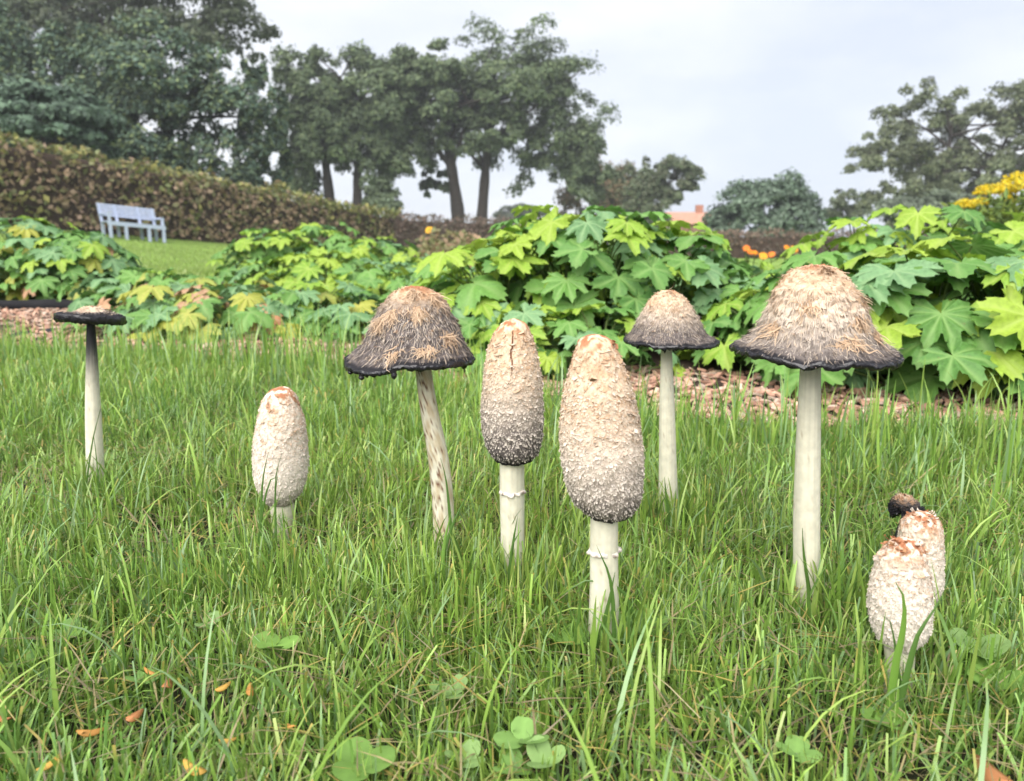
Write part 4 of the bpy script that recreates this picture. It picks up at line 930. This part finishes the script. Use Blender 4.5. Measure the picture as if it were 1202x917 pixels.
for xx in (-lb2+0.06, -0.32, 0.32, lb2-0.06):
    bpart('back_post', [((xx, 0.275+0.24*math.sin(rec), 0.44+0.24*math.cos(rec)), (0.035, 0.025, 0.28), axb)])
    for yy in (-0.23, 0.24): bpart('leg', [((xx, yy, 0.20), (0.035, 0.035, 0.225), ax)])
for xx in (-lb2+0.06, lb2-0.06):
    bpart('armrest', [((xx, 0.02, 0.66), (0.04, 0.28, 0.018), ax)]); bpart('arm_post', [((xx, -0.22, 0.55), (0.03, 0.03, 0.105), ax)])
bpart('seat_rail', [((0, -0.245, 0.385), (lb2, 0.018, 0.04), ax)])

# ------------------------------------------------------------------ flowers and dry stalks behind the bed
def flower(name, label, cat, px, py, Y, headr, colr, cc, seed, group, petals=12):
    rng = np.random.default_rng(seed); p = at_depth(px, py, Y); gz = float(ground_z(p[0], Y)); o3 = np.array([p[0], Y, gz]); hz = p[2]-gz
    root = thing(name, label, cat, o3, group)
    mb = MB(); mb.tube(spline([(rng.normal(0, .03), 0.02, -0.01), (0, 0.01, hz*0.6), (0, 0, hz)], 7), np.linspace(0.005, 0.0025, 7), 6, (0.12, 0.18, 0.05))
    for k in range(5):
        z = hz*rng.uniform(0.3, 0.85); a = rng.uniform(0, 6.28); d = np.array([math.cos(a), math.sin(a), 0.3]); s = np.array([-math.sin(a), math.cos(a), 0]); q = np.array([0, 0.01, z])
        mb.put([q, q+d*0.04+s*0.012, q+d*0.09, q+d*0.04-s*0.012], [[(0, 1, 2, 3)]], (0.12, 0.2, 0.05))
    mb.build('stem', M['plain'], root)
    f = unit(np.array([rng.normal(0, .3), -0.75, 0.65])); a1 = unit(np.cross(f, [0, 0, 1])); a2 = np.cross(f, a1); hc = np.array([0, 0, hz])
    mb = MB()
    for ring_, rr in ((0, 1.0), (1, 0.7)):
        for k in range(petals):
            a = (k+0.5*ring_)*2*math.pi/petals; d = a1*math.cos(a)+a2*math.sin(a); s = -a1*math.sin(a)+a2*math.cos(a); L_ = headr*rr*rng.uniform(0.85, 1.1)
            mb.put([hc+f*0.004*ring_, hc+d*L_*.6+s*L_*.22+f*0.008, hc+d*L_, hc+d*L_*.6-s*L_*.22+f*0.008], [[(0, 1, 2, 3)]], np.asarray(colr)*rng.uniform(0.8, 1.15))
    mb.build('petal_head', M['plain'], root)
    mb = MB(); mb.tube(np.array([hc, hc+f*headr*0.15]), [headr*0.25, headr*0.2], 10, cc); mb.build('flower_centre', M['plain'], root)
for k, (px, py, Y) in enumerate(((876, 292, 3.9), (886, 297, 4.0), (896, 301, 3.8), (880, 296, 4.2), (923, 291, 3.9), (932, 293, 4.0), (906, 299, 4.2), (927, 297, 4.4))):
    flower('orange_flower', 'orange daisy-like flower in the patch behind the leafy mounds', 'flower', px, py, Y, (0.022, 0.017, 0.026)[k % 3], (0.75, 0.20+0.06*(k % 3), 0.02), (0.30, 0.12, 0.02), 700+k, 'orange flowers behind the leaves')
flower('yellow_flower', 'single yellow flower head on dry stalk before the far hedge', 'flower', 504, 270, 9.0, 0.055, (0.75, 0.42, 0.02), (0.4, 0.2, 0.02), 720, None)
for k in range(16):
    rng = np.random.default_rng(740+k); px = 497 + 4.2*k + rng.normal(0, 3); py = rng.uniform(268, 292); Y = rng.uniform(8.2, 9.5); p = at_depth(px, py, Y); gz = float(ground_z(p[0], Y)); hz = p[2]-gz
    root = thing('dry_plant', 'withered brown stalk with sparse leaves in the patch before the far hedge', 'plant', (p[0], Y, gz), 'withered stalks before the far hedge')
    mb = MB(); mb.tube(spline([(0, 0, -.02), (rng.normal(0, .02), 0, hz*.5), (rng.normal(0, .04), 0, hz)], 6), np.linspace(.008, .004, 6), 5, (0.26, 0.19, 0.11)); mb.build('stem', M['plain'], root)
    m_ = 90; z = rng.uniform(0.05, 1, m_)**0.8*hz; P_ = np.stack([rng.normal(0, .07, m_), rng.normal(0, .07, m_), z], 1)
    V, F, C = leaf_cloud(P_, np.tile([0, -0.5, 0.6], (m_, 1)), np.full(m_, 0.035), rng, np.array([(0.28, 0.19, 0.12), (0.22, 0.20, 0.10), (0.16, 0.17, 0.07)])[rng.integers(0, 3, m_)]*rng.uniform(.7, 1.2, (m_, 1)))
    tag(add('dry_leaf_cluster', mesh_np('dry_leaf_cluster', V, [F], C, False), M['leafy'], root), kind='stuff')

# yellow flowering bush at the right
p = at_depth(1190, 275, 5.2); o3 = np.array([p[0], 5.2, float(ground_z(p[0], 5.2))]); rng = np.random.default_rng(808)
root = thing('goldenrod_bush', 'bush with domed yellow flower heads standing behind the lush leaf mound', 'bush', o3)
heads = [(1132, 243, .07), (1150, 240, .06), (1160, 228, .09), (1178, 226, .09), (1194, 215, .10), (1206, 222, .10), (1225, 212, .11), (1185, 238, .08), (1250, 218, .11), (1275, 228, .1)]
stm = MB(); fol = []
for px, py, r in heads:
    q = at_depth(px, py, 5.2+rng.normal(0, .12)) - o3
    stm.tube(spline([(q[0]*0.5, q[1]*.5, 0), (q[0]*0.85, q[1], q[2]*0.6), q], 6), np.linspace(.007, .004, 6), 5, (0.14, 0.19, 0.06))
    m_ = 420; d = unit(rng.normal(0, 1, (m_, 3))); d[:, 2] = np.abs(d[:, 2]); V, F, C = leaf_cloud(q+d*r*rng.uniform(.6, 1, (m_, 1))*np.array([1, 1, .75]), d, np.full(m_, 0.011), rng, np.array([(0.62, 0.47, 0.02), (0.70, 0.52, 0.03), (0.48, 0.44, 0.05)])[rng.integers(0, 3, m_)])
    add('flower_head', mesh_np('flower_head', V, [F], C, False), M['leafy'], root)
    m_ = 260; P_ = np.stack([q[0]*.9+rng.normal(0, .10, m_), q[1]+rng.normal(0, .10, m_), q[2]*rng.uniform(.15, .95, m_)], 1); fol.append(P_)
stm.build('stem_clump', M['plain'], root); P_ = np.concatenate(fol)
V, F, C = leaf_cloud(P_, np.tile([0, -0.3, 0.8], (len(P_), 1)), np.full(len(P_), 0.038), rng, np.array([(0.13, 0.20, 0.05), (0.19, 0.25, 0.05), (0.10, 0.15, 0.05)])[rng.integers(0, 3, len(P_))], 0.6, 0.3)
add('foliage', mesh_np('foliage', V, [F], C, False), M['leafy'], root)

# ------------------------------------------------------------------ clover, weeds and fallen leaves in the lawn
def round_leaflet(r, notch=0.12, cupd=0.15, seed=0, n=22, colr=(0.14, 0.27, 0.07)):
    rng = np.random.default_rng(seed); th = np.linspace(-math.pi, math.pi, n, endpoint=False)
    rr = r*(1 - notch*np.exp(-(th/0.35)**2) + 0.02*rng.normal(0, 1, n)); V = [[0, r, 0]]; C = [np.asarray(colr)*1.15]
    for q in (0.55, 1.0):
        x, y = rr*q*np.sin(th), r + rr*q*np.cos(th)*1.05; V += list(np.stack([x, y, cupd*np.abs(x)*0.8 - 0.25*q*q*r*cupd], 1)); C += [np.asarray(colr)*(1.12 if (q < 0.9 and abs(math.sin(t)) < 0.3) else 1.0) for t in th]
    F3 = [(0, 1+j, 1+(j+1) % n) for j in range(n)]; F4 = [(1+j, 1+n+j, 1+n+(j+1) % n, 1+(j+1) % n) for j in range(n)]
    return np.array(V), [F3, F4], np.array(C)
def clover(label, px, py, hgt, r, seed, tilt=(0, -0.25), group='clover leaves in the lawn', leaflets=3, colr=(0.14, 0.27, 0.07)):
    rng = np.random.default_rng(seed); p = on_ground(px, py, hgt); root = thing('clover_plant', label, 'clover', (p[0], p[1], 0), group)
    mb = MB(); mb.tube(spline([(rng.normal(0, .004), .004, -.004), (0, .002, hgt*.5), (0, 0, hgt)], 6), 0.0008, 6, (0.16, 0.24, 0.09)); mb.build('stem', M['plain'], root)
    a0 = rng.uniform(0, 6.28)
    for k in range(leaflets):
        V, F, C = round_leaflet(r*rng.uniform(.85, 1.1), seed=seed+k, colr=np.asarray(colr)*rng.uniform(.85, 1.15)); mb = MB(); mb.put(V, F, C)
        o = mb.build('leaflet', M['plain'], root); o.location = (0, 0, hgt); o.rotation_euler = (tilt[1]*-1+rng.normal(0, .15)+0.15, rng.normal(0, .15), a0+k*2*math.pi/leaflets)
cl_lab = 'small round-leaved clover low in the grass in front of the largest egg-shaped mushroom'
cl_lab2 = 'pale clover leaf low in the grass in front of the orange-topped egg mushroom'
cl_lab3 = 'clover leaf at the foot of the overlapping short white pair'
for k, (px, py, hg, r, lab) in enumerate(((612, 868, .035, .0085, cl_lab), (640, 895, .028, .008, cl_lab), (424, 898, .035, .010, cl_lab), (600, 905, .025, .007, cl_lab), (548, 893, .025, .007, cl_lab),
        (322, 762, .035, .010, cl_lab2), (80, 745, .028, .008, cl_lab2), (730, 748, .03, .011, cl_lab), (668, 755, .03, .010, cl_lab), (755, 742, .028, .011, cl_lab),
        (1148, 770, .03, .012, cl_lab3), (1165, 800, .025, .011, cl_lab3), (935, 885, .028, .008, cl_lab3), (530, 815, .026, .008, cl_lab), (1040, 850, .025, .008, cl_lab3), (170, 800, .026, .007, cl_lab2), (250, 735, .03, .007, cl_lab2), (30, 780, .026, .007, cl_lab2))):
    clover(lab, px, py, hg*0.72, r*0.92, 820+k*5, colr=((0.17, 0.30, 0.075), (0.21, 0.33, 0.11), (0.15, 0.27, 0.055))[k % 3], group={cl_lab: 'clover before the largest egg mushroom', cl_lab2: 'clover before the orange-topped mushroom', cl_lab3: 'clover beside the white pair'}[lab])
FL = [(107, 858, .006, 0.03), (228, 901, .0065, 0.03), (197, 803, .006, .028), (176, 788, .004, .03), (262, 806, .004, .03), (158, 840, .005, .03), (342, 852, .004, .03), (57, 896, .005, .028), (5, 843, .005, .028), (294, 810, .0045, .03), (268, 868, .004, .03), (1172, 912, .011, .03), (770, 705, .004, .03)]
for k, (px, py, r, z) in enumerate(FL):
    rng = np.random.default_rng(900+k); z = z*0.85; r = r*(0.85 if k != 11 else 1); p = on_ground(px, py, z); mb = MB(); th = np.linspace(0, 2*math.pi, 14, endpoint=False)
    V = np.stack([r*1.5*np.cos(th), r*0.62*np.sin(th)*(1-0.25*np.cos(th)), 0.25*r*np.cos(2*th)], 1); V = np.vstack([[[0, 0, 0.12*r]], V, V*0.97-np.array([0, 0, 0.0006]), [[0, 0, 0.12*r-0.0006]]])
    F3 = [(0, 1+j, 1+(j+1) % 14) for j in range(14)] + [(29, 15+(j+1) % 14, 15+j) for j in range(14)]; F4 = [(1+j, 15+j, 15+(j+1) % 14, 1+(j+1) % 14) for j in range(14)]
    mb.put(V, [F3, F4], np.array([(0.55, 0.27, 0.07), (0.60, 0.36, 0.08), (0.55, 0.24, 0.10)])[k % 3]*rng.uniform(.85, 1.1))
    o = mb.build('fallen_leaf', M['plain'], loc=(p[0], p[1], z)); o.rotation_euler = (rng.normal(0.25, .25), rng.normal(0, .3), rng.uniform(0, 3.1))
    if k == 11: tag(o, 'biggest orange fallen leaf, on the grass in front of the overlapping white pair', 'leaf')
    elif k == 12: tag(o, 'orange fallen scrap in the grass between the largest egg-shaped and the tallest mushroom', 'leaf')
    else: tag(o, 'tiny orange fallen leaf scrap among blades in front of the orange-topped egg mushroom', 'leaf', 'orange leaf scraps in the lawn')

# ------------------------------------------------------------------ thin air haze over the far garden
hz = MB(); hz.box((0, 50, 13.2), (165, 115, 15.0)); ho = hz.build('haze', None, smooth_shade=False); tag(ho, kind='stuff')
m = bpy.data.materials.new('haze'); m.use_nodes = True; N_ = m.node_tree.nodes; N_.remove(N_['Principled BSDF'])
pv = N_.new('ShaderNodeVolumePrincipled'); pv.inputs['Color'].default_value = (0.9, 0.94, 1.0, 1); pv.inputs['Density'].default_value = 0.0010; pv.inputs['Anisotropy'].default_value = 0.1
m.node_tree.links.new(pv.outputs[0], N_['Material Output'].inputs['Volume']); ho.data.materials.append(m)
